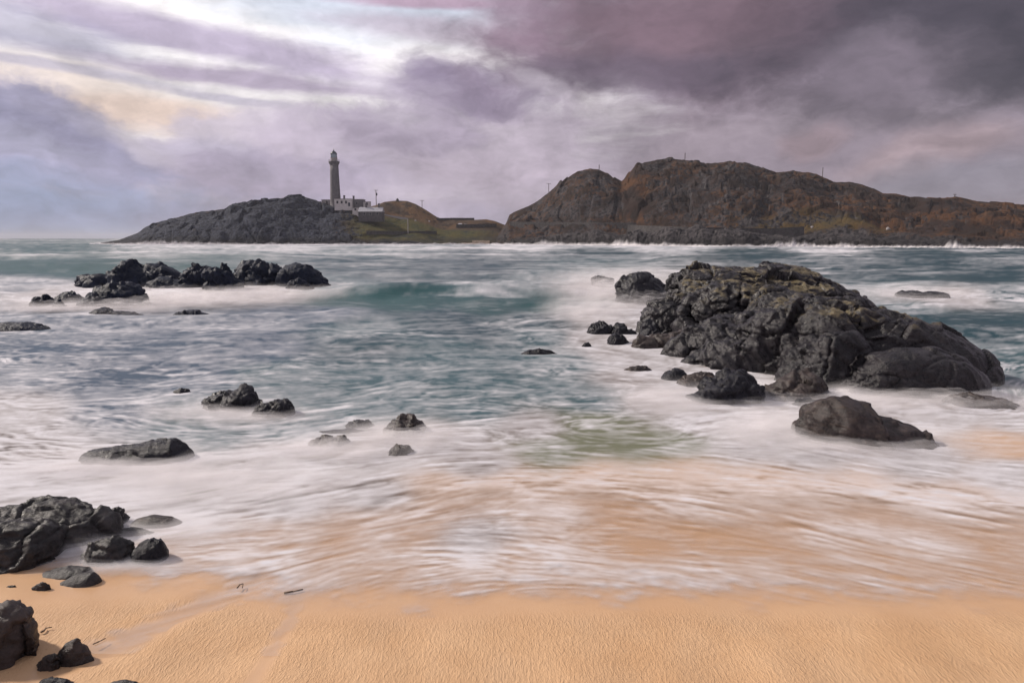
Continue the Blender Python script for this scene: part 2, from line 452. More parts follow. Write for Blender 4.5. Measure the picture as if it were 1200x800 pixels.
G1 = 'rocks around the great outcrop'
rock('dark smooth dome of rock half veiled by spray, seaward of the great outcrop', [(722, 335), (730, 327), (740, 321), (752, 319.5), (763, 322), (772, 329), (784, 338), (790, 344)], 338, 1.6, M_dark, G1, Y=44, strata=.2, rough=.6)
rock('tiny broken black rock in the foam beyond the dome veiled by spray', [(694, 328), (697, 324), (704, 322.5), (712, 325), (718, 328)], 328, 0.7, M_dark, G1, Y=58)
rock('low flat black reef awash in white foam in open water beyond the great outcrop', [(1050, 345), (1058, 341.5), (1072, 340), (1082, 342.5), (1092, 340.5), (1104, 342.5), (1112, 345)], 345, 0.9, M_dark, G1, Y=48)
rock('low craggy grey rock leftmost of the pair beside the outcrop, nearly touching its neighbour', [(689, 390), (693, 381), (700, 377), (710, 377), (716, 382), (722, 390)], 391, 0.6, M_dark, G1)
rock('low pointed grey rock right of its craggy neighbour and above the small round black boulder', [(712, 391), (717, 384), (724, 380), (732, 382), (745, 390)], 392, 0.6, M_dark, G1)
rock('small round smooth black boulder alone in the foam left of the great outcrop', [(712, 402), (714, 394), (721, 390), (729, 393), (737, 402)], 404, 0.35, M_dark, G1, rough=.5, strata=.1)
rock('tiny dark stone barely above the foam, leftmost near the great outcrop', [(682, 405), (685, 401.5), (690, 401), (693, 405)], 405, 0.15, M_dark, G1, rough=.5, ns=40, nt=28)
rock('dark flat topped block at the seaward foot of the outcrop under its left boulder', [(748, 391), (751, 381), (757, 376), (780, 375), (795, 377), (802, 388)], 393, 0.7, M_dark, G1)
rock('long low brownish rock at the left foot of the outcrop, nearest the round black boulder', [(737, 406), (742, 397), (760, 394), (785, 391), (800, 388), (812, 398), (818, 408)], 409, 0.6, M_brown, G1)
rock('small smooth dark hump in the swirling foam left of the slanting block', [(772, 446), (779, 437), (790, 432), (800, 434), (810, 445)], 447, 0.35, M_dark, G1, rough=.5, strata=.1)
rock('low ribbed brown rock leaning against the left of the slanting block', [(792, 450), (802, 442), (818, 438), (835, 437), (848, 450)], 454, 0.45, M_brown, G1)
rock('dark slanting block of rock with a flat front standing in the foam before the outcrop', [(800, 482), (812, 466), (822, 452), (832, 442), (848, 437), (866, 436), (880, 440), (889, 450), (894, 468)], 473, 0.65, M_dark, G1, e=.55)
rock('brown wedge shaped rock pointing left at the front foot of the outcrop', [(893, 456), (910, 449), (930, 442), (950, 437), (960, 440), (967, 452), (970, 466)], 469, 0.6, M_brown, G1, e=.6)
rock('thin sliver of dark rock just above the large low boulder in the foam', [(928, 473), (935, 468), (948, 466.5), (962, 470), (968, 474)], 475, 0.25, M_dark, G1, ns=50, nt=30)
rock('large low grey boulder with a sloping right tail, in the surf nearest the beach', [(935, 512), (940, 493), (950, 482), (968, 476), (992, 475), (1020, 482), (1045, 491), (1065, 502), (1083, 514), (1102, 525), (1128, 533)], 526, 0.85, M_brown, G1, strata=.7, skew=-.5)
rock('low brown rock mostly drowned in foam right of the great outcrop by the photo edge', [(1105, 474), (1120, 465), (1145, 462), (1170, 466), (1188, 474), (1200, 484)], 482, 0.8, M_brown, G1, zb=-.5)
rock('flat dark stone barely breaking the water alone in mid bay, left of the outcrop', [(610, 415), (620, 410), (632, 409), (645, 411), (654, 415)], 415, 0.3, M_dark, G1, ns=50, nt=30)
rock('smooth brownish hump drowned in foam between the mid bay stone and the slanting block', [(728, 436), (738, 430), (748, 428.5), (760, 431), (768, 436)], 436, 0.35, M_brown, G1, ns=50, nt=30)

G2 = 'rocks of the islet in the left bay'
IS = dict(mat=M_islet, group=G2)
rock('long dark back ridge of the islet with one tall pointed peak', [(91, 340), (93, 324), (100, 321), (112, 323), (124, 320), (135, 320), (139, 311), (146, 303.5), (154, 304), (164, 310), (172, 313), (186, 313), (198, 317), (207, 323), (215, 338)], 345, 2.2, Y=58, **IS)
rock('low dark saddle rock joining the peaked ridge and the rounded boulder of the islet', [(160, 346), (175, 330), (190, 324), (210, 328), (230, 330), (242, 345)], 347, 1.2, Y=55, **IS)
rock('rounded dark boulder standing left of the capped block on the islet', [(213, 342), (216, 322), (222, 314), (230, 310.5), (240, 312), (246, 318), (250, 340)], 345, 1.2, Y=55.5, **IS)
rock('blocky dark rock with a small cap on top in the middle of the islet', [(240, 346), (243, 328), (247, 318), (252, 314), (262, 313), (268, 319), (275, 326), (284, 330), (288, 345)], 347, 1.0, Y=53.5, e=.5, **IS)
rock('humped dark rock with two notches, second from the right end of the islet', [(268, 334), (276, 322), (284, 308), (294, 304.5), (303, 306), (310, 308), (320, 312), (332, 316), (340, 332)], 336, 2.0, Y=60, **IS)
rock('big smooth sloping rock at the right end of the islet', [(325, 334), (330, 316), (336, 309.5), (350, 309.5), (362, 313), (374, 320), (384, 327), (389, 335)], 336, 1.8, Y=59, rough=.6, **IS)
rock('small dark rock leaning at the foot of the smooth right end rock of the islet', [(336, 337), (342, 329), (350, 326.5), (358, 331), (366, 337)], 338, 0.7, Y=55.5, **IS)
rock('dark craggy rock in front of the islet with mist pouring over its right side', [(92, 360), (100, 350), (110, 341), (118, 335), (126, 334), (134, 333), (142, 330), (151, 332), (160, 336), (168, 345), (172, 358)], 360, 1.6, **IS)
rock('small dark knob of rock, leftmost outlier of the islet', [(36, 358), (40, 350), (45, 348), (50, 354), (53, 358)], 359, 0.5, ns=50, nt=30, **IS)
rock('small upright dark rock just right of the leftmost knob of the islet', [(48, 358), (52, 348), (55, 345.5), (58, 348), (61, 358)], 359, 0.5, ns=50, nt=30, **IS)
rock('pale misty hump between the small outlying knobs and the craggy front rock of the islet', [(62, 358), (66, 350), (74, 344), (84, 342), (92, 346), (100, 358)], 358, 0.9, Y=43, **IS)
rock('little dark stone at the left foot of the pale misty hump', [(63, 358), (66, 352.5), (70, 351), (75, 358)], 359.5, 0.35, ns=50, nt=30, **IS)
rock('long low black reef awash in front of the islet', [(98, 373), (108, 366), (120, 361.5), (132, 364), (150, 367), (165, 368), (182, 373)], 374, 0.9, **IS)
rock('short low black reef awash in front of the islet, right of the longer one', [(198, 372), (208, 366), (220, 363.5), (230, 364), (240, 367), (252, 372)], 373, 0.7, **IS)
rock('low dark reef cut by the left photo edge with water draining over it', [(-40, 389), (-20, 380), (5, 378), (30, 377), (45, 380), (62, 387)], 389, 0.8, **IS)

G3 = 'rocks standing in the surf'
rock('square topped black rock in the milky water, larger of two side by side', [(238, 480), (240, 467), (250, 463.5), (264, 462), (274, 461), (278, 456.5), (285, 454.5), (293, 457), (301, 459), (303, 480)], 481, 0.55, M_dark, G3, e=.5)
rock('low black rock with a pale top touching the right of the square topped rock', [(298, 476), (304, 472), (318, 471.5), (325, 468.5), (338, 470), (343, 476), (344, 486)], 487, 0.4, M_dark, G3, e=.55)
rock('tiny black stone just breaking the water up left of the square topped rock', [(201, 462), (206, 457), (213, 455), (219, 457), (223, 462)], 462, 0.25, M_dark, G3, ns=50, nt=30)
rock('long black wedge of rock with a straight sloping top in the left surf', [(93, 545), (97, 533), (108, 527), (128, 524), (155, 520), (185, 517), (204, 515.5), (214, 522), (224, 536), (230, 545)], 546, 0.55, M_dark, G3, e=.6, rough=.8)
rock('ribbed grey rock half under foam, lowest left of the cluster in mid surf', [(357, 524), (365, 516), (380, 511), (392, 513), (403, 510), (410, 520)], 525, 0.4, M_brown, G3)
rock('thin dark ledge barely above the foam over the ribbed grey rock', [(338, 516), (352, 510), (372, 506), (390, 503.5), (410, 503), (428, 505), (440, 509)], 511, 0.4, M_dark, G3, ns=50, nt=30)
rock('small dark rock with a pale crown at the upper middle of the mid surf cluster', [(400, 502), (408, 495), (420, 492), (432, 493), (442, 502)], 503, 0.35, M_dark, G3)
rock('brown peaked rock veiled by foam, tallest and rightmost of the mid surf cluster', [(448, 512), (455, 500), (463, 494), (470, 488), (477, 490), (484, 486), (491, 493), (500, 510)], 513, 0.55, M_brown, G3)
rock('small brown rock nearest the beach below the peaked rock of the mid surf cluster', [(452, 534), (460, 525), (470, 521), (478, 522), (486, 532)], 535, 0.28, M_brown, G3)

G4 = 'rocks on the sand at the left'
union('big creased grey boulder at the left edge where the wash meets the sand', [
    solid([(-75, 650), (-50, 612), (-20, 597), (5, 592), (40, 589.5), (75, 591), (95, 597), (112, 601), (126, 610), (136, 626)], 8.75, 0.62, 0.5, -.3, e=.55),
    solid([(-90, 670), (-60, 636), (-20, 619), (15, 612), (40, 612), (62, 630), (72, 655)], 8.1, 0.55, 0.6, -.3, e=.55)],
    0.022, M_beach, [(0.9, 0.17, 0.5, 0.0), (0.36, 0.045, 1.3, 0.3), (0.13, 0.010, 0.8, 0.3)], 'boulder', 'boulder', G4, 80)
FOOT += [(-6, 8.5, 1.1, .8)]
def brock(label, prof, base, depth, mat=None, **k): k['rough'] = k.get('rough', 1.0) * .75; return rock(label, prof, base, depth, mat or M_beach, G4, 'boulder', 'boulder', **k)
brock('small knobbly rock standing behind the right end of the big creased boulder', [(121, 616), (125, 602), (130, 596), (137, 593.5), (143, 597), (147, 606), (148, 616)], 617, 0.14)
brock('smooth brown rock drowned under the wash to the right of the knobbly rock', [(148, 618), (160, 608), (178, 604), (198, 606), (215, 613), (225, 621)], 622, 0.28, M_brown, rough=.35, strata=.1)
brock('flat dark ledge in the wash between the knobbly rock and the two rounded boulders', [(120, 630), (135, 621), (150, 618.5), (165, 620), (180, 624), (190, 631)], 632, 0.2)
brock('wrinkled rounded boulder, left of the two lying close together on the wet sand', [(95, 662), (102, 646), (112, 635), (125, 631), (138, 631), (150, 638), (157, 650), (159, 661)], 665, 0.26, strata=.8)
brock('smooth dark egg shaped boulder, right of the two lying close together on the wet sand', [(153, 660), (157, 645), (166, 635), (178, 630.5), (188, 633), (195, 644), (198, 659)], 664, 0.22, M_dark, rough=.3, e=.6)
brock('long thin slab of rock flush with the sand below the big creased boulder', [(28, 680), (45, 672), (60, 668), (80, 664.5), (100, 665), (112, 672)], 681, 0.22, zb=-0.1, rough=.8, ns=60, nt=36)
brock('smooth tilted slab half buried in the sand below the wrinkled boulder', [(58, 690), (75, 680), (92, 671.5), (108, 670.5), (117, 677), (120, 687)], 691, 0.2, rough=.5, ns=60, nt=36)
brock('small splintered stone at the left end of the tilted slab', [(35, 692), (42, 685), (50, 681.5), (57, 684), (60, 690)], 693, 0.06, ns=50, nt=30)
brock('tiny pebble like stone on the sand left of the splintered stone', [(6, 688), (11, 685.5), (17, 685.5), (20, 688)], 689, 0.04, ns=40, nt=24)
brock('tall brown boulder cut by the lower left edge of the photo', [(-60, 790), (-45, 740), (-20, 718), (5, 711.5), (20, 718), (32, 733), (41, 752), (40, 770), (34, 790)], 797, 0.42, M_brown, e=.5, strata=.3, rough=.7)
brock('small pyramid shaped brown stone on the sand right of the tall brown boulder', [(64, 776), (71, 761), (80, 752), (89, 748.5), (97, 756), (105, 767), (112, 774)], 778, 0.13, M_brown, strata=.15, rough=.35)
brock('little dark sloping stone between the tall brown boulder and the pyramid shaped stone', [(41, 783), (48, 773), (56, 767), (64, 766), (68, 772)], 784, 0.08, M_brown, ns=50, nt=30)
brock('dark stone cut by the bottom edge under the little sloping stone', [(38, 806), (48, 797), (62, 793.5), (78, 795), (100, 806)], 808, 0.1, M_dark, ns=50, nt=30)
brock('pale flat stone cut by the bottom edge right of the dark one', [(122, 806), (132, 798.5), (145, 796), (158, 798.5), (170, 806)], 809, 0.1, ns=50, nt=30)

# ------------------------------------------------------------------ sea: height, foam, colour
def band_noise(n=1024, lo=0.010, hi=0.06, seed=1):
    r = np.random.default_rng(seed); f = np.fft.fft2(r.normal(size=(n, n)))
    fx = np.fft.fftfreq(n); rr = np.hypot(fx[:, None], fx[None])
    f *= np.exp(-((np.log(np.maximum(rr, 1e-6)) - math.log(math.sqrt(lo * hi))) / (0.5 * math.log(hi / lo))) ** 2)
    a = np.fft.ifft2(f).real; return (a / a.std()).astype(np.float32)
NTX = band_noise()
def tex(x, y, L, k=0):
    """band noise with features of about L metres"""
    a = 0.6 + 1.7 * k; u = (x * math.cos(a) - y * math.sin(a)) / L * 40 + 131 * k; v = (x * math.sin(a) + y * math.cos(a)) / L * 40 + 57 * k
    i = np.floor(u).astype(np.int64); j = np.floor(v).astype(np.int64); fu = u - i; fv = v - j
    i0, i1, j0, j1 = i & 1023, (i + 1) & 1023, j & 1023, (j + 1) & 1023
    return (NTX[i0, j0] * (1 - fu) + NTX[i1, j0] * fu) * (1 - fv) + (NTX[i0, j1] * (1 - fu) + NTX[i1, j1] * fu) * fv

# columns: fine over the bay, coarser far to the sides
cx = np.concatenate([np.linspace(-2.6, -0.92, 60)[:-1], np.linspace(-0.92, 0.92, 1150), np.linspace(0.92, 2.6, 60)[1:]])
ypx = np.concatenate([np.linspace(800, 287, 500), 279 + 8 * np.exp(-np.linspace(0.12, 4.2, 26))])
_, ry = on_level(600 + 0 * ypx, ypx); ry = np.asarray(ry)
ry = ry[ry > 5.9]; ry[-1] = 12000
NR, NC = len(ry), len(cx)
Yg = np.repeat(ry[:, None], NC, 1).ravel()
Xg = (ry[:, None] * cx[None] / 1.0).ravel()
# where each patch of sea shows in the photograph (used to place foam as observed)
zc = (Yg * CP + 4 * SP); PX = 600 + 800 * Xg / zc; PY = 400 - 800 * (Yg * SP - 4 * CP) / zc

# anchors: px, py, foam, weight-x, weight-y scale, water colour
DEEP = (0.004, 0.040, 0.052); TEAL = (0.004, 0.056, 0.056); SLATE = (0.030, 0.062, 0.100); GREEN = (0.14, 0.15, 0.095); SANDY = (0.49, 0.345, 0.25); GREY = (0.036, 0.085, 0.098); MILK = (0.22, 0.195, 0.185)
ANCH = [
 (60, 284, .35, TEAL), (200, 286, .85, GREY), (330, 288, .8, GREY), (480, 288, .7, GREY), (600, 288, .85, GREY), (760, 288, .85, GREY), (950, 291, .7, DEEP), (1150, 292, .6, DEEP),
 (60, 293, .3, TEAL), (250, 295, .65, GREY), (420, 296, .6, GREY), (560, 296, .45, DEEP), (700, 297, .35, DEEP), (900, 299, .15, DEEP), (1100, 300, .12, DEEP), (1180, 298, .2, DEEP),
 (40, 302, .5, TEAL), (180, 300, .6, TEAL), (250, 305, .4, TEAL), (420, 306, .4, DEEP), (540, 308, .35, DEEP), (700, 308, .45, GREY), (960, 311, .45, DEEP), (1130, 310, .3, DEEP),
 (40, 316, .12, TEAL), (90, 318, .15, TEAL), (230, 312, .3, TEAL), (430, 320, .42, DEEP), (560, 322, .35, DEEP), (660, 324, .5, GREY), (1050, 322, .3, DEEP), (1160, 322, .2, DEEP),
 (30, 333, .7, SLATE), (60, 345, .8, MILK), (120, 350, .8, MILK), (220, 345, .85, MILK), (300, 345, .75, MILK), (400, 335, .5, GREY), (480, 335, .35, DEEP), (570, 342, .75, GREY), (630, 338, .6, GREY), (700, 340, .85, MILK), (680, 360, .65, GREY),
 (400, 356, .2, TEAL), (470, 358, .06, TEAL), (560, 360, .05, TEAL), (640, 357, .08, TEAL), (300, 365, .5, SLATE), (380, 372, .45, SLATE), (520, 374, .3, DEEP), (640, 376, .5, DEEP), (700, 372, .8, MILK), (740, 365, .85, MILK),
 (1050, 338, .75, GREY), (1120, 350, .8, MILK), (1190, 345, .6, GREY), (1060, 365, .6, GREY), (1130, 378, .12, DEEP), (1190, 385, .1, DEEP), (1090, 378, .25, DEEP), (1160, 400, .3, DEEP), (1140, 412, .6, GREY), (1190, 418, .4, GREY), (1190, 445, .4, GREY),
 (40, 375, .6, SLATE), (150, 385, .65, SLATE), (280, 385, .7, SLATE), (420, 388, .5, GREY), (540, 390, .4, DEEP), (640, 395, .55, GREY), (690, 395, .7, MILK), (720, 415, .75, MILK),
 (40, 405, .45, SLATE), (170, 405, .35, SLATE), (300, 410, .4, SLATE), (180, 425, .5, SLATE), (420, 410, .35, DEEP), (520, 412, .38, GREY), (600, 420, .42, GREY), (660, 425, .6, GREY), (740, 440, .6, MILK),
 (40, 440, .65, SLATE), (120, 450, .5, SLATE), (220, 440, .55, SLATE), (330, 440, .5, GREY), (440, 440, .42, GREY), (560, 445, .4, GREY), (640, 455, .45, GREY), (700, 470, .55, GREY), (760, 470, .6, MILK),
 (30, 480, .75, MILK), (130, 480, .55, SLATE), (220, 495, .6, GREY), (330, 500, .6, GREY), (380, 480, .5, GREY), (460, 470, .45, GREY), (560, 480, .45, GREY), (620, 500, .55, MILK), (700, 495, .5, GREEN), (820, 495, .8, MILK), (880, 485, .8, MILK),
 (30, 520, .7, MILK), (60, 560, .85, MILK), (180, 560, .85, MILK), (290, 530, .7, MILK), (260, 520, .45, GREY), (350, 545, .85, MILK), (440, 535, .6, MILK), (520, 520, .55, MILK), (560, 545, .5, MILK), (690, 515, .25, GREEN), (740, 520, .22, GREEN), (650, 530, .4, GREEN), (790, 515, .4, GREEN), (880, 520, .6, MILK), (950, 530, .55, MILK),
 (1050, 470, .75, MILK), (1130, 485, .8, MILK), (1190, 495, .75, MILK), (1170, 515, .3, SANDY), (1190, 525, .2, SANDY), (1080, 540, .65, MILK), (1180, 550, .75, MILK), (900, 470, .7, MILK),
 (600, 570, .5, SANDY), (520, 575, .42, SANDY), (440, 580, .6, MILK), (700, 560, .45, SANDY), (720, 585, .3, SANDY), (640, 600, .55, SANDY), (800, 560, .45, SANDY), (900, 570, .5, SANDY), (1000, 580, .5, SANDY), (1120, 590, .5, SANDY),
 (330, 590, .8, MILK), (220, 600, .75, MILK), (480, 610, .35, SANDY), (420, 620, .5, SANDY), (330, 630, .6, SANDY), (250, 640, .6, SANDY), (560, 630, .65, MILK), (620, 650, .5, SANDY), (700, 640, .3, SANDY), (780, 640, .3, SANDY), (900, 640, .35, SANDY), (1020, 620, .4, SANDY), (1150, 640, .5, SANDY),
 (260, 665, .55, SANDY), (380, 670, .55, SANDY), (500, 665, .55, SANDY), (600, 685, .6, SANDY), (750, 680, .55, SANDY), (900, 680, .45, SANDY), (1050, 675, .4, SANDY), (1190, 670, .5, SANDY), (60, 600, .8, MILK), (-100, 600, .8, MILK), (-100, 450, .6, SLATE), (-100, 340, .5, SLATE), (1300, 340, .4, DEEP), (1300, 480, .6, MILK), (1300, 600, .5, SANDY), (1300, 296, .2, DEEP), (-100, 290, .4, TEAL),
]
def anchored(PX, PY):
    A = np.array([(a[0], a[1], a[2]) + a[3] for a in ANCH], float)
    acc = np.zeros((len(PX), 4), np.float32); wt = np.zeros(len(PX), np.float32)
    for a in A:
        sy = 3.2 + 0.075 * (a[1] - 279); sx = 30 + 0.10 * (a[1] - 279)
        d2 = ((PX - a[0]) / sx) ** 2 + ((PY - a[1]) / sy) ** 2
        w = (0.12 + d2) ** -2.2
        w = w.astype(np.float32); wt += w; acc += w[:, None] * a[2:].astype(np.float32)[None]
    return acc / wt[:, None]

def flow(x, y):
    near = 1 - sstep(y, 8.5, 15.0)
    c1 = tex(x, y, 6.0, 3) * 0.5; c2 = tex(x, y, 25.0, 4) * 0.6
    fx, fy = 1.0 + 0 * x, 0.10 + np.clip(c1, -1.2, 1.2) * 0.9 * (1 - sstep(y, 30, 80)) + 0.5 * np.clip(c2, -1, 1)
    xw = x + 0.7 * tex(x, y, 5.0, 8)
    nx = 1.0 + 0 * x; ny = -0.55 * np.tanh((xw - 0.1) / 1.7) + 0.20 * tex(x, y, 4.5, 5) + 0.07 * tex(x, y, 2.2, 6)
    s = np.where(nx < 0, -1, 1)           # a streak has no sense of direction: keep both fields on one side before blending
    vx, vy = lerp(fx, nx * s, near), lerp(fy, ny * s, near)
    l = np.hypot(vx, vy) + 1e-6; return vx / l, vy / l

def streaks():
    """long-exposure trails: noise smeared along the flow by repeated doubling on the sea's own grid"""
    vx, vy = flow(Xg, Yg)
    vx = vx.reshape(NR, NC); vy = vy.reshape(NR, NC); X2 = Xg.reshape(NR, NC); Y2 = Yg.reshape(NR, NC)
    rows = np.arange(NR)[::1].astype(float); ryl = np.log(ry)
    cols = np.arange(NC).astype(float)
    def look(f, dx, dy):
        y = np.clip(Y2 + dy, ry[0], ry[-1]); x = X2 + dx
        r = np.interp(np.log(y), ryl, rows); c = np.interp(x / y, cx, cols)
        i = np.clip(r.astype(np.int64), 0, NR - 2); j = np.clip(c.astype(np.int64), 0, NC - 2); a = r - i; b = c - j
        return (f[i, j] * (1 - a) + f[i + 1, j] * a) * (1 - b) + (f[i, j + 1] * (1 - a) + f[i + 1, j + 1] * a) * b
    tot = np.zeros((NR, NC)); ws = np.zeros((NR, NC))
    for k, L in enumerate((0.05, 0.11, 0.25, 0.6, 1.5, 4.0, 11.0, 30.0)):
        w = np.exp(-(np.log(L / (0.022 * np.clip(Y2, 6, 900)))) ** 2 / (2 * 1.15 ** 2))
        f = tex(Xg, Yg, L, k).reshape(NR, NC).astype(float)
        d = L * 0.14
        for it in range(6):
            f = 0.5 * (look(f, -vx * d / 2, -vy * d / 2) + look(f, vx * d / 2, vy * d / 2)); d *= 2
        f /= f[20:-40, 60:-60].std()
        # trails come and go
        f *= 0.75 + 0.45 * tex(Xg, Yg, L * 7, k + 3).reshape(NR, NC)
        tot += w * f; ws += w ** 2
    return (tot / np.sqrt(ws + 1e-6)).ravel()

inb = (np.abs(PX - 600) < 800)
AN = anchored(PX, PY)
ST = streaks()
macro = AN[:, 0] ** 1.25 * 0.97
macro = np.clip(macro + 0.22 * (macro - 0.45) * (1 - sstep(PY, 500, 560)), 0.02, 1)
edge = Yg - edge_y(Xg)
amp = 0.22 + 0.05 * sstep(PY, 300, 420) - 0.13 * sstep(PY, 520, 600)
macro = macro * (1 - 0.24 * sstep(PY, 296, 310) * (1 - sstep(PY, 440, 500)))
macro = macro + sstep(PY, 520, 590) * (0.05 + 0.09 * tex(Xg, Yg, 3.0, 4) + 0.02 * tex(Xg, Yg, 0.9, 6))
foam = macro + amp * np.clip(ST, -2.2, 2.4) * (0.45 + 1.1 * macro * (1.3 - macro) * 1.6)
# foam gathered round every rock
ring = np.zeros(len(Xg))
for (fx_, fy_, rx_, ry_) in FOOT:
    m = (np.abs(Xg - fx_) < rx_ * 3 + 4) & (np.abs(Yg - fy_) < ry_ * 3 + 4)
    d = np.sqrt(((Xg[m] - fx_) / (rx_ + 0.15)) ** 2 + ((Yg[m] - fy_) / (ry_ + 0.15)) ** 2)
    ring[m] = np.maximum(ring[m], np.exp(-np.clip(d - 1.0, 0, 9) * 2.4))
foam = foam + 0.13 * ring * (1 - sstep(PY, 560, 640))
foam = np.clip(foam, 0, 1)
wcol = AN[:, 1:4]

def sea_height(x, y, PX, PY):
    h = 0 * x
    def swell(Y0, slope, width, amp, xa, xb, soft):
        c = Y0 + slope * x + 0.35 * tex(x, y, 14.0, 2)
        d = (y - c) / width
        prof = np.where(d < 0, np.exp(-(d / 0.8) ** 2), np.exp(-(d / 1.6) ** 2))
        return amp * prof * sstep(x, xa - soft, xa + soft) * (1 - sstep(x, xb - soft, xb + soft))
    h = h + swell(50, -0.06, 4.0, 0.75, -13, 4.5, 4)
    h = h + swell(92, -0.10, 14, 0.8, -80, -38, 10)
    h = h + swell(135, 0.0, 20, 0.7, -150, -45, 15)
    h = h + swell(30, -0.1, 3.0, 0.32, 15, 40, 2)
    h = h + swell(120, 0.03, 20, 0.6, 30, 190, 12)
    h = h + swell(75, 0.02, 9, 0.4, -22, 25, 8)
    h = h + swell(34, 0.05, 3.5, 0.25, -24, -4, 3)
    h = h + swell(26, -0.03, 2.5, 0.18, -16, 0, 3)
    w = np.clip(y / 60, 0.08, 1)
    h = h + w * (0.08 * tex(x, y, 11.0, 6) + 0.012 * tex(x, y, 3.5, 7) * np.clip(60 / y, 0, 1)) * np.clip(300 / y, 0, 1)
    return h * (y < 400)
hz = sea_height(Xg, Yg, PX, PY) * sstep(edge, 0.5, 4)
hz = hz - 0.02 * sstep(Yg, 9, 12) + 0.002 * np.clip(ST, -2, 2) * np.clip(Yg / 14, 0.1, 1) * (Yg < 120)
zs = sand_z(Xg, Yg)
skin = 0.02 * sstep(edge, -0.9, 0.5)
zw = np.maximum(hz, zs + skin)
# tongue of wash running up between the two banks of sand at the left
def seg_d(x, y, pts):
    d = np.full(len(x), 9.0)
    P = [on_ground(*p) for p in pts]
    for (x0, y0), (x1, y1) in zip(P[:-1], P[1:]):
        t = np.clip(((x - x0) * (x1 - x0) + (y - y0) * (y1 - y0)) / ((x1 - x0) ** 2 + (y1 - y0) ** 2), 0, 1)
        d = np.minimum(d, np.hypot(x - x0 - t * (x1 - x0), y - y0 - t * (y1 - y0)))
    return d
near_m = Yg < 12
tongue = np.zeros(len(Xg)); runnel = np.zeros(len(Xg))
xn, yn = Xg[near_m], Yg[near_m]
jit = 0.05 * tex(xn, yn, 0.5, 1)
tongue[near_m] = 1 - sstep(seg_d(xn, yn, [(300, 680), (230, 712), (165, 742), (105, 765), (60, 785), (20, 830)]) + jit, 0.10, 0.30)
runnel[near_m] = 1 - sstep(seg_d(xn, yn, [(352, 690), (335, 735), (310, 775), (285, 815)]) + jit * .6, 0.03, 0.11)
edgej = edge + 0.10 * tex(Xg, Yg, 1.2, 2) * (Yg < 12) + 0.04 * tex(Xg, Yg, .35, 5) * (Yg < 12)
cover = sstep(edgej, -0.22, 0.75)
alpha = cover * np.clip(0.30 + 0.9 * foam + 0.9 * sstep(edge, 2.2, 6.5), 0, 1)
alpha = np.maximum(alpha, tongue * (0.10 + 0.30 * foam))
alpha = np.maximum(alpha, runnel * 0.16)
foam = np.clip(foam + 0.25 * np.exp(-((edgej - 0.25) / 0.22) ** 2) * (0.6 + 0.5 * tex(Xg, Yg, .8, 3)) * (Yg < 12), 0, 1)
keep_v = alpha > 0.01
Q = grid_quads(NR, NC)
Qk = Q[keep_v[Q].any(1)]
used = np.unique(Qk); remap = np.full(len(Xg), -1); remap[used] = np.arange(len(used))
V = np.stack([Xg, Yg, zw], 1)

def water_material():
    m, t, b = new_mat('sea_water')
    geo = t.node('ShaderNodeNewGeometry')
    fo = t.attr('foam').outputs['Fac']; al = t.attr('cover').outputs['Fac']; wc = t.attr('water_tint').outputs['Color']
    P = geo.outputs['Position']
    st = t.mapping(P, scale=(0.35, 1.2, 1))
    n1 = t.noise(st, 5.5, 6, 0.65, 0.8); n2 = t.noise(t.mapping(P, rot=(0, 0, 0.5), scale=(.5, 1.6, 1)), 1.3, 6, 0.62, 0.6)
    j = t.math('ADD', t.math('MULTIPLY', t.math('SUBTRACT', n1, 0.5), 0.22), t.math('MULTIPLY', t.math('SUBTRACT', n2, 0.5), 0.20))
    f = t.math('ADD', fo, t.math('MULTIPLY', j, t.ramp(fo, 0.0, 0.5, 0.25, 1.0)), True)
    f = t.ramp(f, 0.02, 1.0, 0.0, 1.0, False)
    col = t.mix(f, wc, (0.585, 0.575, 0.61, 1))
    t.put(b.inputs['Base Color'], col)
    t.put(b.inputs['Roughness'], t.ramp(f, 0.0, 0.8, 0.36, 0.8))
    b.inputs['IOR'].default_value = 1.33; b.inputs['Specular IOR Level'].default_value = 0.2
    bump = t.node('ShaderNodeBump'); bump.inputs['Strength'].default_value = 0.14; bump.inputs['Distance'].default_value = 0.05
    t.link(t.math('ADD', n1, t.math('MULTIPLY', n2, 2.0)), bump.inputs['Height']); t.link(bump.outputs[0], b.inputs['Normal'])
    t.put(b.inputs['Alpha'], t.math('MULTIPLY', al, t.ramp(n1, 0.2, 0.8, 0.85, 1.1, False), True))
    return m
M_sea = water_material()
me = mesh_np('sea', V[used], remap[Qk], M_sea, True, {'foam': foam[used], 'cover': alpha[used], 'water_tint': wcol[used]})
tag(link('sea', me), kind='structure')

# ------------------------------------------------------------------ mist over the surf: layers of spray with real height
MIST = [  # px, py, radius x, radius y, height m, density
 (225, 356, 100, 9, .8, .75), (150, 364, 60, 7, .6, .6), (310, 346, 70, 6, .5, .55), (60, 362, 60, 7, .4, .5),
 (720, 340, 60, 14, 1.1, .7), (760, 350, 40, 12, .9, .6), (690, 365, 40, 14, .5, .5), (1070, 345, 60, 8, .5, .4),
 (900, 462, 60, 14, .22, .55), (1020, 470, 110, 14, .28, .6), (1130, 470, 70, 12, .3, .6), (920, 505, 60, 20, .22, .6), (1010, 520, 90, 12, .2, .6),
 (790, 470, 60, 16, .18, .45), (160, 550, 110, 16, .20, .6), (270, 486, 80, 10, .18, .5), (472, 514, 60, 16, .24, .6), (385, 528, 60, 12, .18, .55),
 (190, 620, 70, 16, .12, .5), (100, 640, 60, 16, .12, .4), (140, 668, 60, 9, .06, .35), (230, 560, 120, 30, .12, .4),
]
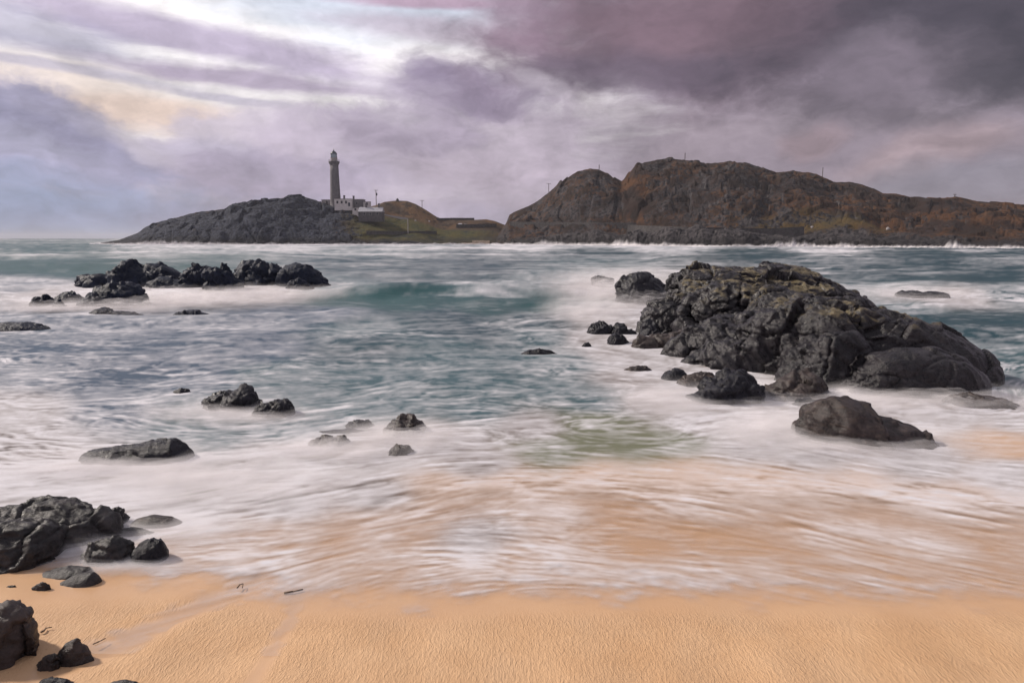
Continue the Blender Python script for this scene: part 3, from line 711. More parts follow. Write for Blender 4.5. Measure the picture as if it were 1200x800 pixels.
def build_mist():
    sub = np.arange(NR * NC).reshape(NR, NC)[::3, ::3]
    nr, nc = sub.shape; ids = sub.ravel()
    px, py, x, y, z0 = PX[ids], PY[ids], Xg[ids], Yg[ids], zw[ids]
    den = np.zeros(len(ids)); hh = np.zeros(len(ids)); ww = np.full(len(ids), 1e-6)
    for (a, b, ra, rb, h, d) in MIST:
        g = np.exp(-((px - a) / ra) ** 2 - ((py - b) / rb) ** 2)
        den = np.maximum(den, d * g); hh += g * h; ww += g
    hh = hh / ww
    VV, QQ, AA = [], [], []; off = 0
    q = grid_quads(nr, nc); NL = 9
    for k in range(NL):
        u = (k + 1) / NL
        n = 0.5 + 0.42 * tex(x + 3 * k * .15 * hh, y, 4.0 * 1.0, k % 5) * 1.0 + 0.3 * tex(x, y, 1.3, (k + 2) % 5)
        a = den * (1 - u) ** 0.7 * 0.5 * np.clip(0.55 + 0.6 * n, 0.1, 1.5)
        a = np.where(a < 0.012, 0, a)
        keep = (a[q] > 0.012).any(1)
        qk = q[keep]; us = np.unique(qk); rm = np.full(len(ids), -1); rm[us] = np.arange(len(us))
        zz = z0 + hh * u * (0.75 + 0.3 * n)
        VV.append(np.stack([x, y, zz], 1)[us]); AA.append(np.clip(a[us], 0, .6)); QQ.append(rm[qk] + off); off += len(us)
    m, t, b = new_mat('spray')
    b.inputs['Base Color'].default_value = (0.82, 0.79, 0.80, 1); b.inputs['Roughness'].default_value = 1.0
    b.inputs['Specular IOR Level'].default_value = 0.0
    al = t.attr('spray_amount').outputs['Fac']; geo = t.node('ShaderNodeNewGeometry')
    n = t.noise(t.mapping(geo.outputs['Position'], scale=(.5, 1, 1)), 1.6, 5, 0.6)
    t.put(b.inputs['Alpha'], t.math('MULTIPLY', al, t.ramp(n, 0.3, 0.7, 0.5, 1.4, False), True))
    me = mesh_np('sea_mist', np.concatenate(VV), np.concatenate(QQ), m, True, {'spray_amount': np.concatenate(AA)})
    tag(link('sea_mist', me), kind='stuff')
build_mist()

# ------------------------------------------------------------------ sand
def build_sand():
    xs = np.concatenate([np.linspace(-90, -9, 40)[:-1], np.linspace(-9, 9, 520), np.linspace(9, 90, 40)[1:]])
    ys = np.concatenate([np.linspace(-40, 4.5, 30)[:-1], np.linspace(4.5, 9.5, 260), np.linspace(9.5, 60, 60)[1:]])
    X, Y = [a.ravel() for a in np.meshgrid(xs, ys)]
    e = Y - edge_y(X)
    dry = 1 - sstep(e, -0.9, 0.15)
    Z = sand_z(X, Y) + 0.012 * tex(X, Y, 2.5, 1) * (np.abs(X) < 12) * dry
    nr = (np.abs(X) < 9.5) & (Y > 4) & (Y < 12)
    tg = np.zeros(len(X)); tg[nr] = 1 - sstep(seg_d(X[nr], Y[nr], [(300, 680), (230, 712), (165, 742), (105, 765), (60, 785), (20, 830)]), 0.0, 0.38)
    rn = np.zeros(len(X)); rn[nr] = 1 - sstep(seg_d(X[nr], Y[nr], [(352, 690), (335, 735), (310, 775), (285, 815)]), 0.0, 0.16)
    Z = Z - 0.03 * tg - 0.006 * rn
    wet = np.clip(np.maximum(1 - dry, np.maximum(tg, rn)), 0, 1)
    wet = np.clip(wet + (1 - sstep(X, -5.2, -3.4)) * 0.45, 0, 1)
    m, t, b = new_mat('wet_sand')
    geo = t.node('ShaderNodeNewGeometry'); P = geo.outputs['Position']
    w = t.attr('wet').outputs['Fac']
    n1 = t.noise(P, 1.1, 5, 0.6); n2 = t.noise(P, 160, 3, 0.7); n3 = t.noise(t.mapping(P, rot=(0, 0, 0.35), scale=(1.6, .5, 1)), 1.4, 5, 0.6)
    col = t.mix(t.ramp(n1, 0.3, 0.7), (0.50, 0.30, 0.158, 1), (0.56, 0.355, 0.20, 1))
    col = t.mix(t.math('MULTIPLY', t.ramp(n3, 0.45, 0.7), 0.35), col, (0.53, 0.35, 0.21, 1))
    col = t.mix(t.math('MULTIPLY', w, 0.55), col, (0.46, 0.29, 0.175, 1))
    col = t.mix(t.math('MULTIPLY', t.ramp(n2, 0.62, 0.75), 0.35), col, (0.30, 0.18, 0.09, 1))
    t.put(b.inputs['Base Color'], col)
    t.put(b.inputs['Roughness'], t.ramp(w, 0, 1, 0.75, 0.34))
    b.inputs['Specular IOR Level'].default_value = 0.35
    # wind and backwash ripples: short slanting ridges
    wv = t.vmath('ADD', P, t.vmath('SCALE', t.vmath('SUBTRACT', t.noise(P, 2.5, 3, 0.5, col=True), (0.5, 0.5, 0.5)), scale=0.10))
    r1 = t.noise(t.mapping(wv, rot=(0, 0, 0.42), scale=(32, 8.5, 1)), 1.0, 5, 0.6, 0.2)
    r2 = t.noise(t.mapping(wv, rot=(0, 0, 0.30), scale=(75, 22, 1)), 1.0, 4, 0.62)
    h = t.math('ADD', t.math('MULTIPLY', t.ramp(r1, 0.42, 0.70), 0.9), t.math('MULTIPLY', t.ramp(r2, 0.35, 0.7), 0.6))
    bump = t.node('ShaderNodeBump'); bump.inputs['Distance'].default_value = 0.012
    t.put(bump.inputs['Strength'], t.ramp(w, 0.25, 0.85, 0.6, 0.06))
    t.link(h, bump.inputs['Height']); t.link(bump.outputs[0], b.inputs['Normal'])
    me = mesh_np('beach', np.stack([X, Y, Z], 1), grid_quads(len(ys), len(xs)), m, True, {'wet': wet})
    tag(link('beach', me), kind='structure')
build_sand()

# seabed sheet reaching the horizon
s = 12000
sb, t_, b_ = new_mat('seabed_sand'); b_.inputs['Base Color'].default_value = (0.2, 0.17, 0.12, 1)
me = mesh_np('seabed', [(-s, -s, -2.6), (s, -s, -2.6), (s, s, -2.6), (-s, s, -2.6)], [[0, 1, 2, 3]], sb)
tag(link('seabed', me), kind='structure')

# ------------------------------------------------------------------ headlands
def hill_material(name, rock_c, rock_d, brown, orange, green=None, haze=0):
    m, t, b = new_mat(name)
    geo = t.node('ShaderNodeNewGeometry'); P = geo.outputs['Position']
    veg = t.attr('veg').outputs['Fac']; gr = t.attr('turf').outputs['Fac']
    n1 = t.noise(P, 0.035, 6, 0.6); n2 = t.noise(P, 0.11, 7, 0.66); n3 = t.noise(P, 0.5, 6, 0.7)
    rock = t.mix(t.ramp(n3, 0.35, 0.65), rock_d, rock_c)
    vg = t.mix(t.ramp(n1, 0.46, 0.55), brown, orange)
    vg = t.mix(t.math('MULTIPLY', t.ramp(n2, 0.48, 0.6), 0.8), vg, (0.020, 0.014, 0.012, 1))
    if green is not None: vg = t.mix(gr, vg, t.mix(t.ramp(n2, .4, .6), green, (green[0] * 1.5, green[1] * 1.2, green[2], 1)))
    vf = t.math('ADD', veg, t.math('ADD', t.math('MULTIPLY', t.math('SUBTRACT', n2, 0.5), 1.5), t.math('MULTIPLY', t.math('SUBTRACT', n3, 0.5), 1.5)))
    col = t.mix(t.ramp(vf, 0.42, 0.6), rock, vg)
    sp = t.node('ShaderNodeSeparateXYZ'); t.link(P, sp.inputs[0])            # darker towards the bottom, with a ragged upper limit
    low_dark = t.ramp(t.math('ADD', sp.outputs[2], t.math('MULTIPLY', n2, 9.0)), 11.0, 6.5)
    col = t.mix(t.math('MULTIPLY', low_dark, 0.65), col, (0.012, 0.011, 0.012, 1))
    t.put(b.inputs['Base Color'], col); b.inputs['Roughness'].default_value = 0.9; b.inputs['Specular IOR Level'].default_value = 0.15
    bump = t.node('ShaderNodeBump'); bump.inputs['Strength'].default_value = 0.8; bump.inputs['Distance'].default_value = 1.6
    t.link(t.math('ADD', n3, t.math('MULTIPLY', n2, 1.2)), bump.inputs['Height']); t.link(bump.outputs[0], b.inputs['Normal'])
    return m

class Hill:
    def __init__(s, prof, shore, ridge, shape, amp, seed, terrace=None):
        p = np.array(prof, float); s.pp = p; s.shore = np.array(shore, float); s.ridge = ridge; s.shape = shape; s.amp = amp; s.seed = seed; s.ter = terrace
    def params(s, px):
        ys = np.interp(px, s.shore[:, 0], s.shore[:, 1]); yr = ys + np.interp(px, s.ridge[0], s.ridge[1])
        py = np.interp(px, s.pp[:, 0], s.pp[:, 1]); _, _, zr = at(px, py, yr)
        return ys, yr, zr
    def point(s, px, v, noise=True):
        px = np.asarray(px, float); v = np.asarray(v, float)
        ys, yr, zr = s.params(px)
        ys = ys + (1 - sstep(v, 0.05, 0.3)) * 4 * perlin(np.stack([px / 18, 0 * px + s.seed, 0 * px], 1))
        Y = ys + (yr - ys) * v
        f = s.shape(px, v)
        xw = (px - 600) / 800 * (Y * CP + 4 * SP) + (px - 600) / 800 * 0
        z = -3 + (zr + 3) * f
        if noise:
            q = np.stack([xw + 0.5 * z, Y * 1.0, z * 1.5 - 0.3 * xw], 1)
            r = 1.7 * fbm(q / 44 + s.seed, 3, 0.5) + 0.45 * facets(q / 19 + s.seed, s.seed) + 0.30 * facets(q / 7 + s.seed, s.seed + 2) + 0.12 * fbm(q / 4 + s.seed, 3, 0.6)
            cl = np.clip(zr / 20, 0.15, 1.2)
            z = z + s.amp(px, v) * cl * (r - 0.05)
        return np.stack([xw, Y, z], 1)
    def build(s, name, x0, x1, nx, nv, mat, veg, turf):
        px, v = [a.ravel() for a in np.meshgrid(np.linspace(x0, x1, nx), np.concatenate([np.linspace(0, 1.12, nv), np.linspace(1.16, 2.2, 22)]))]
        P = s.point(px, v)
        n = normals_of(P, grid_quads(nv + 22, nx)); slope = np.abs(n[:, 2])
        vg = veg(px, v, slope); tf = turf(px, v, slope)
        return link(name, mesh_np(name, P, grid_quads(nv + 22, nx), mat, True, {'veg': vg, 'turf': tf}))

def shape_left(px, v):
    a = np.sin(np.clip(v, 0, 1) * math.pi / 2) ** 0.75
    b = 0.14 * sstep(v, 0.0, 0.06) + 0.20 * sstep(v, 0.05, 0.45) + 0.28 * sstep(v, 0.40, 0.72) + 0.38 * sstep(v, 0.66, 1.0)
    w = sstep(px, 400, 470)
    up = lerp(a, b, w)
    return np.where(v <= 1, up, 1 - 0.9 * (np.clip(v, 1, 2.2) - 1) ** 1.3)
left = Hill([(120, 284), (140, 281), (150, 277.5), (163, 273), (172, 267), (182, 262), (200, 257), (225, 250.5), (245, 248), (266, 244.5), (272, 240), (285, 237), (300, 235.5), (325, 233.5), (345, 232.5), (358, 234), (372, 237), (385, 240), (400, 241), (430, 243), (442, 240.5), (452, 236.5), (465, 235), (478, 235.5), (488, 239), (500, 246), (512, 254), (520, 257), (545, 258), (560, 257.5), (570, 257), (580, 259), (590, 263), (610, 268), (650, 276)],
            [(100, 470), (180, 455), (300, 440), (450, 440), (560, 450), (660, 470)], ([100, 200, 350, 470, 520, 600], [20, 45, 65, 95, 80, 60]),
            shape_left, lambda px, v: lerp(3.4, 0.4, sstep(px, 395, 450)) * lerp(1.0, 0.15, sstep(v, 0.8, 1.0)), 11)
M_left = hill_material('headland_rock', (0.055, 0.061, 0.085, 1), (0.006, 0.008, 0.015, 1), (0.06, 0.04, 0.028, 1), (0.11, 0.062, 0.032, 1), (0.05, 0.052, 0.020, 1))
o = left.build('hill_headland', 118, 650, 620, 130, M_left,
    lambda px, v, sl: np.clip(0.14 + 0.60 * sstep(px, 370, 440) + 0.25 * sstep(v, .6, 1) - 0.5 * (1 - sstep(v, 0, 0.12)), 0, 1),
    lambda px, v, sl: sstep(px, 395, 430) * (1 - sstep(px, 545, 600)) * (1 - sstep(v, 0.62, 0.72)) * sstep(v, 0.05, 0.12))
tag(o, kind='structure')

def shape_right(px, v):
    tw = sstep(px, 590, 640) * (1 - sstep(px, 930, 1000))
    hill = 0.13 + 0.87 * np.sin(np.clip((v - 0.28) / 0.72, 0, 1) * math.pi / 2) ** 0.85
    cliff = 0.15 * sstep(v, 0, 0.10) + 0.06 * sstep(v, 0.10, 0.26)
    a = np.where(v < 0.28, cliff * 0.95, np.maximum(hill, cliff))
    b = 0.16 * sstep(v, 0, 0.08) + 0.10 * sstep(v, 0.08, 0.3) + 0.74 * np.clip((v - 0.22) / 0.78, 0, 1) ** 0.9
    up = lerp(b, a, tw)
    return np.where(v <= 1, np.minimum(up, 1), 1 - 0.8 * (np.clip(v, 1, 2.2) - 1) ** 1.3)
right = Hill([(560, 284), (580, 279), (586, 272), (593, 262), (597, 252), (610, 245), (625, 237), (645, 224), (660, 212), (675, 202), (690, 198), (700, 199), (710, 204), (719, 210), (727, 213), (734, 206), (746, 194), (760, 190), (770, 188.5), (780, 187), (795, 188), (805, 190), (830, 191), (850, 189), (870, 192), (885, 197), (905, 203), (925, 201), (945, 205), (960, 210), (975, 214), (990, 213), (1005, 216), (1030, 227), (1045, 227), (1060, 230), (1095, 231), (1115, 229), (1135, 235), (1160, 237), (1180, 239), (1230, 241), (1300, 247), (1400, 255)],
             [(560, 445), (650, 415), (750, 370), (850, 335), (950, 325), (1100, 295), (1200, 278), (1400, 250)], ([560, 600, 700, 800, 950, 1100, 1400], [40, 70, 100, 130, 130, 120, 120]),
             shape_right, lambda px, v: 4.2 * lerp(1.0, 0.2, sstep(v, 0.8, 1.0)) * (1 - 0.65 * np.exp(-((v - 0.24) / 0.12) ** 2)), 23)
M_right = hill_material('moor_rock', (0.085, 0.077, 0.080, 1), (0.007, 0.006, 0.008, 1), (0.029, 0.017, 0.014, 1), (0.076, 0.035, 0.016, 1), (0.07, 0.058, 0.02, 1))
def veg_right(px, v, sl):
    r = 0.33 + 0.26 * sl
    gully = np.exp(-((px - (727 + 30 * (1 - v))) / 12) ** 2) * sstep(v, .3, .5)
    r = r + 0.6 * gully + 0.15 * sstep(px, 900, 1050)
    return np.clip(r - 0.7 * (1 - sstep(v, 0.14, 0.3)), 0, 1)
o = right.build('hill_moor', 562, 1390, 900, 150, M_right, veg_right, lambda px, v, sl: 0.6 * sstep(px, 840, 900) * (1 - sstep(px, 1010, 1060)) * sstep(v, .2, .3) * (1 - sstep(v, .36, .42)))
tag(o, kind='structure')

# white water and spray along the far shore
def build_shore_spray():
    VV, QQ, AA = [], [], []; off = 0
    for hill, x0, x1, bursts in ((left, 105, 600, [(160, 25, 2.5), (195, 30, 6), (245, 25, 4), (300, 20, 2.0), (395, 30, 2.5), (480, 30, 1.5)]), (right, 575, 1390, [(645, 14, 7), (690, 40, 4), (735, 16, 7), (775, 25, 4), (930, 22, 7), (985, 18, 4), (1120, 12, 6), (1060, 40, 2), (1180, 30, 3)])):
        px = np.linspace(x0, x1, int((x1 - x0) * 1.6)); n = len(px)
        ys, _, _ = hill.params(px)
        H = 1.6 + 0 * px
        for (c, w, h) in bursts: H = np.maximum(H, 0.62 * h * np.exp(-((px - c) / (1.5 * w)) ** 2))
        nz = perlin(np.stack([px / 9, 0 * px + 3.3, 0 * px], 1)) * .5 + perlin(np.stack([px / 3.3, 0 * px + 8.3, 0 * px], 1)) * .35
        H = H * np.clip(0.85 + nz, 0.3, 1.6)
        for k in range(6):
            Yl = ys - 7 + 2.3 * k
            rows = np.linspace(0, 1, 9)
            u = np.repeat(rows[:, None], n, 1)
            nn = perlin(np.stack([np.tile(px, 9) / 5, u.ravel() * 2, np.full(9 * n, k * 4.7)], 1)).reshape(9, n)
            Hk = H * (0.7 + 0.3 * math.sin(k * 2.1 + 1))
            Z = -0.1 + Hk[None] * u; Y = Yl[None] + 2.0 * u ** 2 + nn
            X = (px[None] - 600) / 800 * (Y * CP + 4 * SP)
            a = (1 - u) ** 1.3 * np.clip(0.42 + 0.5 * nn, 0.02, .9) * 0.75
            a[-1] = 0
            VV.append(np.stack([X, Y, Z], -1).reshape(-1, 3)); AA.append(a.ravel()); QQ.append(grid_quads(9, n) + off); off += 9 * n
    m, t, b = new_mat('far_spray')
    b.inputs['Base Color'].default_value = (0.80, 0.77, 0.78, 1); b.inputs['Roughness'].default_value = 1; b.inputs['Specular IOR Level'].default_value = 0
    t.put(b.inputs['Alpha'], t.attr('spray_amount').outputs['Fac'])
    tag(link('breaking_spray', mesh_np('breaking_spray', np.concatenate(VV), np.concatenate(QQ), m, True, {'spray_amount': np.concatenate(AA)})), kind='stuff')
build_shore_spray()

# ------------------------------------------------------------------ things on the headlands
def simple(name, c, rough=0.8, n_scale=2.0, var=0.25, metal=0.0):
    m, t, b = new_mat(name)
    geo = t.node('ShaderNodeNewGeometry'); n = t.noise(geo.outputs['Position'], n_scale, 6, 0.65)
    d = tuple(k * (1 - var) for k in c[:3]) + (1,); l = tuple(min(1, k * (1 + var)) for k in c[:3]) + (1,)
    t.put(b.inputs['Base Color'], t.mix(t.ramp(n, .3, .7), d, l)); b.inputs['Roughness'].default_value = rough; b.inputs['Metallic'].default_value = metal
    return m
M_granite = simple('granite', (0.115, 0.108, 0.118), .85, .8, .2); M_trim = simple('pale_granite', (0.27, 0.25, 0.25), .8, 1, .15); M_white = simple('white_harling', (0.50, 0.47, 0.46), .85, .8, .12)
M_darkmetal = simple('black_dome_paint', (0.03, 0.035, 0.055), .4, 1, .2); M_slate = simple('slate', (0.30, 0.30, 0.33), .6, 1, .2); M_stone = simple('dark_dry_stone', (0.055, 0.05, 0.05), .95, .8, .4)
M_shed = simple('dark_shed_stone', (0.07, 0.065, 0.07), .9, .8, .3); M_road = simple('grey_track', (0.32, 0.30, 0.30), .9, .5, .15); M_wood = simple('weathered_pole', (0.10, 0.085, 0.075), .85, 1, .2); M_ochre = simple('ochre_stone', (0.42, 0.33, 0.24), .9, .5, .3)
M_glass, _t, _b = new_mat('lantern_glass'); _b.inputs['Base Color'].default_value = (0.42, 0.52, 0.60, 1); _b.inputs['Roughness'].default_value = 0.08; _b.inputs['Alpha'].default_value = 0.75
M_pane, _t, _b = new_mat('window_pane'); _b.inputs['Base Color'].default_value = (0.02, 0.022, 0.03, 1); _b.inputs['Roughness'].default_value = 0.1

def bm_obj(name, bm, mat, parent=None, smooth=False):
    me = bpy.data.meshes.new(name); bmesh.ops.recalc_face_normals(bm, faces=bm.faces); bm.to_mesh(me); bm.free(); me.materials.append(mat)
    if smooth: me.polygons.foreach_set('use_smooth', [True] * len(me.polygons))
    return link(name, me, parent)
def box(bm, x0, x1, y0, y1, z0, z1):
    v = [bm.verts.new(c) for c in ((x0, y0, z0), (x1, y0, z0), (x1, y1, z0), (x0, y1, z0), (x0, y0, z1), (x1, y0, z1), (x1, y1, z1), (x0, y1, z1))]
    for f in ((0, 1, 2, 3), (4, 5, 6, 7), (0, 1, 5, 4), (1, 2, 6, 5), (2, 3, 7, 6), (3, 0, 4, 7)): bm.faces.new([v[i] for i in f])
def lathe(bm, prof, n=32, x=0, y=0):
    rings = [[bm.verts.new((x + r * math.cos(2 * math.pi * k / n), y + r * math.sin(2 * math.pi * k / n), z)) for k in range(n)] for r, z in prof]
    for a, b in zip(rings[:-1], rings[1:]):
        for k in range(n): bm.faces.new((a[k], a[(k + 1) % n], b[(k + 1) % n], b[k]))
    bm.faces.new(rings[0][::-1]); bm.faces.new(rings[-1])
def bar(bm, a, b, r, n=8):
    a, b = np.array(a, float), np.array(b, float); d = b - a; d /= np.linalg.norm(d)
    u = np.cross(d, (0.3, 0.9, 0.1)); u /= np.linalg.norm(u); w = np.cross(d, u)
    ra = [[bm.verts.new(c + r * (math.cos(t) * u + math.sin(t) * w)) for t in np.linspace(0, 2 * math.pi, n, endpoint=False)] for c in (a, b)]
    for k in range(n): bm.faces.new((ra[0][k], ra[0][(k + 1) % n], ra[1][(k + 1) % n], ra[1][k]))
    bm.faces.new(ra[0][::-1]); bm.faces.new(ra[1])
def empty(name, loc, label, cat, group=None):
    o = bpy.data.objects.new(name, None); COL.objects.link(o); o.location = loc; return tag(o, label, cat, group)

_gcache = {}
def ground_z(hill, px, Y):
    """height of the hill under photo column px at distance Y"""
    vs = np.linspace(0, 1.6, 240)
    P = hill.point(np.full(240, px), vs)
    return float(np.interp(Y, P[:, 1], P[:, 2]))
def spot(hill, px, py):
    """visible surface point of the hill in photo column px nearest to row py"""
    vs = np.linspace(0.0, 1.05, 400); P = hill.point(np.full(400, px), vs)
    zc = P[:, 1] * CP - (P[:, 2] - 4) * SP; yy = 400 - 800 * (P[:, 1] * SP + (P[:, 2] - 4) * CP) / zc
    i = int(np.argmin(np.abs(yy - py))); return P[i]

def lighthouse():
    Y = 497.0; x, _, z = at(393.5, 243.0, Y); x, z = float(x), float(z)
    r = empty('lighthouse', (x, Y, z), 'tall grey granite lighthouse with a dark domed lantern on the rocky headland', 'lighthouse')
    k = Y / 800 * 1.01        # metres per photo pixel there
    H = lambda py: (243.0 - py) * k
    bm = bmesh.new(); lathe(bm, [(4.2, -4), (4.2, 0.3), (3.95, 0.5), (3.75, 4), (3.35, 14), (3.05, 24), (2.95, H(196.5))], 40); bm_obj('tower', bm, M_granite, r, True)
    bm = bmesh.new(); lathe(bm, [(2.95, H(197)), (3.15, H(195.5)), (3.75, H(194)), (3.85, H(192.8)), (3.85, H(192.3))], 40); bm_obj('gallery', bm, M_granite, r, False)
    bm = bmesh.new()
    n = 24
    for i in range(n):
        a = 2 * math.pi * i / n; p = (3.65 * math.cos(a), 3.65 * math.sin(a))
        bar(bm, p + (H(192.3),), p + (H(190.3),), 0.05, 5)
        b2 = 2 * math.pi * (i + 1) / n; q = (3.65 * math.cos(b2), 3.65 * math.sin(b2))
        for hh in (190.3, 191.2): bar(bm, p + (H(hh),), q + (H(hh),), 0.05, 5)
    bm_obj('railing', bm, M_trim, r)
    bm = bmesh.new(); lathe(bm, [(2.35, H(192.3)), (2.35, H(188.8)), (2.5, H(188.6)), (2.5, H(188.2))], 32); bm_obj('lantern_base', bm, M_trim, r)
    bm = bmesh.new(); lathe(bm, [(2.1, H(188.2)), (2.1, H(184.0))], 16); g = bm_obj('lantern_glass', bm, M_glass, r)
    bm = bmesh.new()
    for i in range(16):
        a = 2 * math.pi * i / 16; b2 = 2 * math.pi * (i + .5) / 16
        bar(bm, (2.13 * math.cos(a), 2.13 * math.sin(a), H(188.2)), (2.13 * math.cos(b2), 2.13 * math.sin(b2), H(184)), 0.07, 5)
        bar(bm, (2.13 * math.cos(b2), 2.13 * math.sin(b2), H(188.2)), (2.13 * math.cos(a), 2.13 * math.sin(a), H(184)), 0.07, 5)
    bm_obj('glazing_bars', bm, M_darkmetal, g)
    bm = bmesh.new(); lathe(bm, [(2.3, H(184.0)), (2.3, H(183.7)), (2.0, H(182.8)), (1.4, H(181.6)), (0.7, H(180.9)), (0.35, H(180.6))], 32); d = bm_obj('dome', bm, M_darkmetal, r, True)
    bm = bmesh.new(); lathe(bm, [(0.3, H(180.6)), (0.5, H(180.1)), (0.3, H(179.6)), (0.12, H(179.3)), (0.05, H(177.5))], 12); bm_obj('finial', bm, M_darkmetal, d, True)
    for zz in (7, 15, 23, 29):
        rr = np.interp(zz, [4, 14, 24, 32], [3.75, 3.35, 3.05, 2.95])
        bm = bmesh.new(); box(bm, -0.45, 0.45, -rr - 0.06, -rr + 0.4, zz, zz + 1.5); w = bm_obj('window', bm, M_trim, r)
        bm = bmesh.new(); box(bm, -0.28, 0.28, -rr - 0.10, -rr + 0.2, zz + .18, zz + 1.32); bm_obj('pane', bm, M_pane, w)
lighthouse()

def house(px0, px1, top, base, Y, mat, label, roof='flat', windows=(), door=None, chim=(), depth=7, cat='cottage', name='cottage', roof_mat=None, roof_top=None):
    x0, _, z0 = at(px0, base, Y); x1, _, z1 = at(px1, top, Y); x0, x1, z0, z1 = map(float, (x0, x1, z0, z1))
    r = empty(name, ((x0 + x1) / 2, Y + depth / 2, z0), label, cat); w = (x1 - x0) / 2; h = z1 - z0; d = depth / 2
    bm = bmesh.new(); box(bm, -w, w, -d, d, -3, h); bm_obj('wall', bm, mat, r)
    bm = bmesh.new()
    if roof == 'flat': box(bm, -w - .15, w + .15, -d - .15, d + .15, h + .003, h + .4); top_z = h + .4
    else:
        rh = roof
        v = [bm.verts.new(c) for c in ((-w - .2, -d - .3, h), (w + .2, -d - .3, h), (w + .2, d + .3, h), (-w - .2, d + .3, h), (-w + .1, 0, h + rh), (w - .1, 0, h + rh))]
        for f in ((0, 1, 5, 4), (2, 3, 4, 5), (0, 4, 3), (1, 2, 5), (0, 3, 2, 1)): bm.faces.new([v[i] for i in f])
        top_z = h + rh
    rf = bm_obj('roof', bm, roof_mat or M_trim, r)
    kx = (x1 - x0) / (px1 - px0)
    for c in chim:
        cx_ = (c - px0) * kx - w; bm = bmesh.new(); box(bm, cx_ - .55, cx_ + .55, -.5, .5, h - .2, top_z + 2.2); box(bm, cx_ - .7, cx_ + .7, -.65, .65, top_z + 2.202, top_z + 2.5); bm_obj('chimney', bm, M_granite, rf)
    for c in windows:
        cx_ = (c - px0) * kx - w
        bm = bmesh.new(); box(bm, cx_ - .75, cx_ + .75, -d - .05, -d + .2, h * .35, h * .35 + 2.0); wd = bm_obj('window', bm, M_trim, r)
        bm = bmesh.new(); box(bm, cx_ - .58, cx_ + .58, -d - .09, -d + .1, h * .35 + .15, h * .35 + 1.85); bm_obj('pane', bm, M_pane, wd)
    if door:
        cx_ = (door - px0) * kx - w; bm = bmesh.new(); box(bm, cx_ - .7, cx_ + .7, -d - .07, -d + .2, -.2, 2.4); bm_obj('door', bm, M_darkmetal, r)
    return r
house(377, 391, 234.5, 241, 497, M_trim, 'low pale stone outbuilding at the left foot of the lighthouse', chim=(388,), windows=(383,), cat='outbuilding', name='outbuilding', depth=6)
house(392, 412, 233.5, 241.5, 486, M_white, 'white flat roofed keepers cottage with dark windows in front of the lighthouse', windows=(395.5, 400.5, 405.5), chim=(402,), door=409, depth=8)
house(410, 425, 234, 243, 490, M_granite, 'grey stone keepers house with one tall chimney right of the white cottage', windows=(418,), chim=(413,), depth=9, name='stone_house', cat='house')
house(425.5, 433, 236.8, 242.5, 491, M_white, 'small white hut right of the grey keepers house', windows=(430,), depth=5, name='hut', cat='hut')
house(420, 448, 248, 254.5, 478, M_shed, 'dark stone shed with a pale pitched slate roof on the slope below the keepers houses', roof=3.2, roof_mat=M_slate, windows=(427, 434, 442), chim=(428, 443), depth=8, name='shed', cat='shed')
house(413, 424, 244, 248.5, 482, M_white, 'low white walled yard building between the cottage and the dark shed', depth=3.5, name='yard_building', cat='outbuilding', windows=(416.5,))

def pole(p, h, label, arms=0, mat=None, name='pole', cat='pole', group='poles on the headlands', rad=0.16, arm_w=2.2, lump=False):
    r = empty(name, tuple(p), label, cat, group)
    bm = bmesh.new(); bar(bm, (0, 0, -2), (0, 0, h), rad, 8); bm_obj('shaft', bm, mat or M_wood, r)
    for k in range(arms):
        bm = bmesh.new(); bar(bm, (-arm_w / 2, 0, h - 0.4 - 1.1 * k), (arm_w / 2, 0, h - 0.4 - 1.1 * k), 0.11, 6); a = bm_obj('crossarm', bm, mat or M_wood, r)
        for sx in (-1, 0, 1):
            bm = bmesh.new(); lathe(bm, [(.1, h - 0.3 - 1.1 * k), (.14, h - .1 - 1.1 * k), (.08, h + .1 - 1.1 * k)], 8, sx * arm_w * .45, 0); bm_obj('insulator', bm, M_trim, a)
    if lump:
        bm = bmesh.new(); lathe(bm, [(.3, h * .62), (.62, h * .66), (.62, h * .76), (.3, h * .8)], 12, .45, 0); bm_obj('transformer', bm, M_darkmetal, r)
    return r
def pole_at(hill, px, py_base, py_top, label, **k):
    P = spot(hill, px, py_base); mpp = P[1] / 790; pole((P[0], P[1], P[2]), (py_base - py_top) * mpp, label, **k)
pole_at(left, 442.3, 240, 223, 'pale utility pole with a crossarm and a black transformer right of the keepers houses', arms=1, lump=True, mat=M_trim, rad=.3, arm_w=3)
pole_at(left, 495.5, 243, 234.5, 'small telegraph pole with one crossarm on the right slope of the brown mound', arms=1, rad=.22, arm_w=3)
pole_at(left, 478.5, 274, 256.5, 'tall pale marker post on the green slope below the shed', mat=M_trim, rad=.28, name='marker_post', cat='post')
pole_at(right, 642.5, 225, 215, 'telegraph pole with a crossarm on the left shoulder of the moor', arms=1, rad=.2, arm_w=3)
pole_at(right, 700.5, 199, 193.5, 'short post on the rounded left top of the moor', rad=.25, name='post', cat='post')
pole_at(right, 799, 189.5, 180, 'slim mast on the highest top of the moor', rad=.25, name='mast', cat='mast')
pole_at(right, 958.5, 209.5, 197, 'tallest bare pole on the right part of the moor skyline', rad=.22)
pole_at(right, 1113.5, 229.5, 226.5, 'stubby post with a crossarm at the far right hump of the moor', arms=1, rad=.25, name='post', cat='post', arm_w=2)

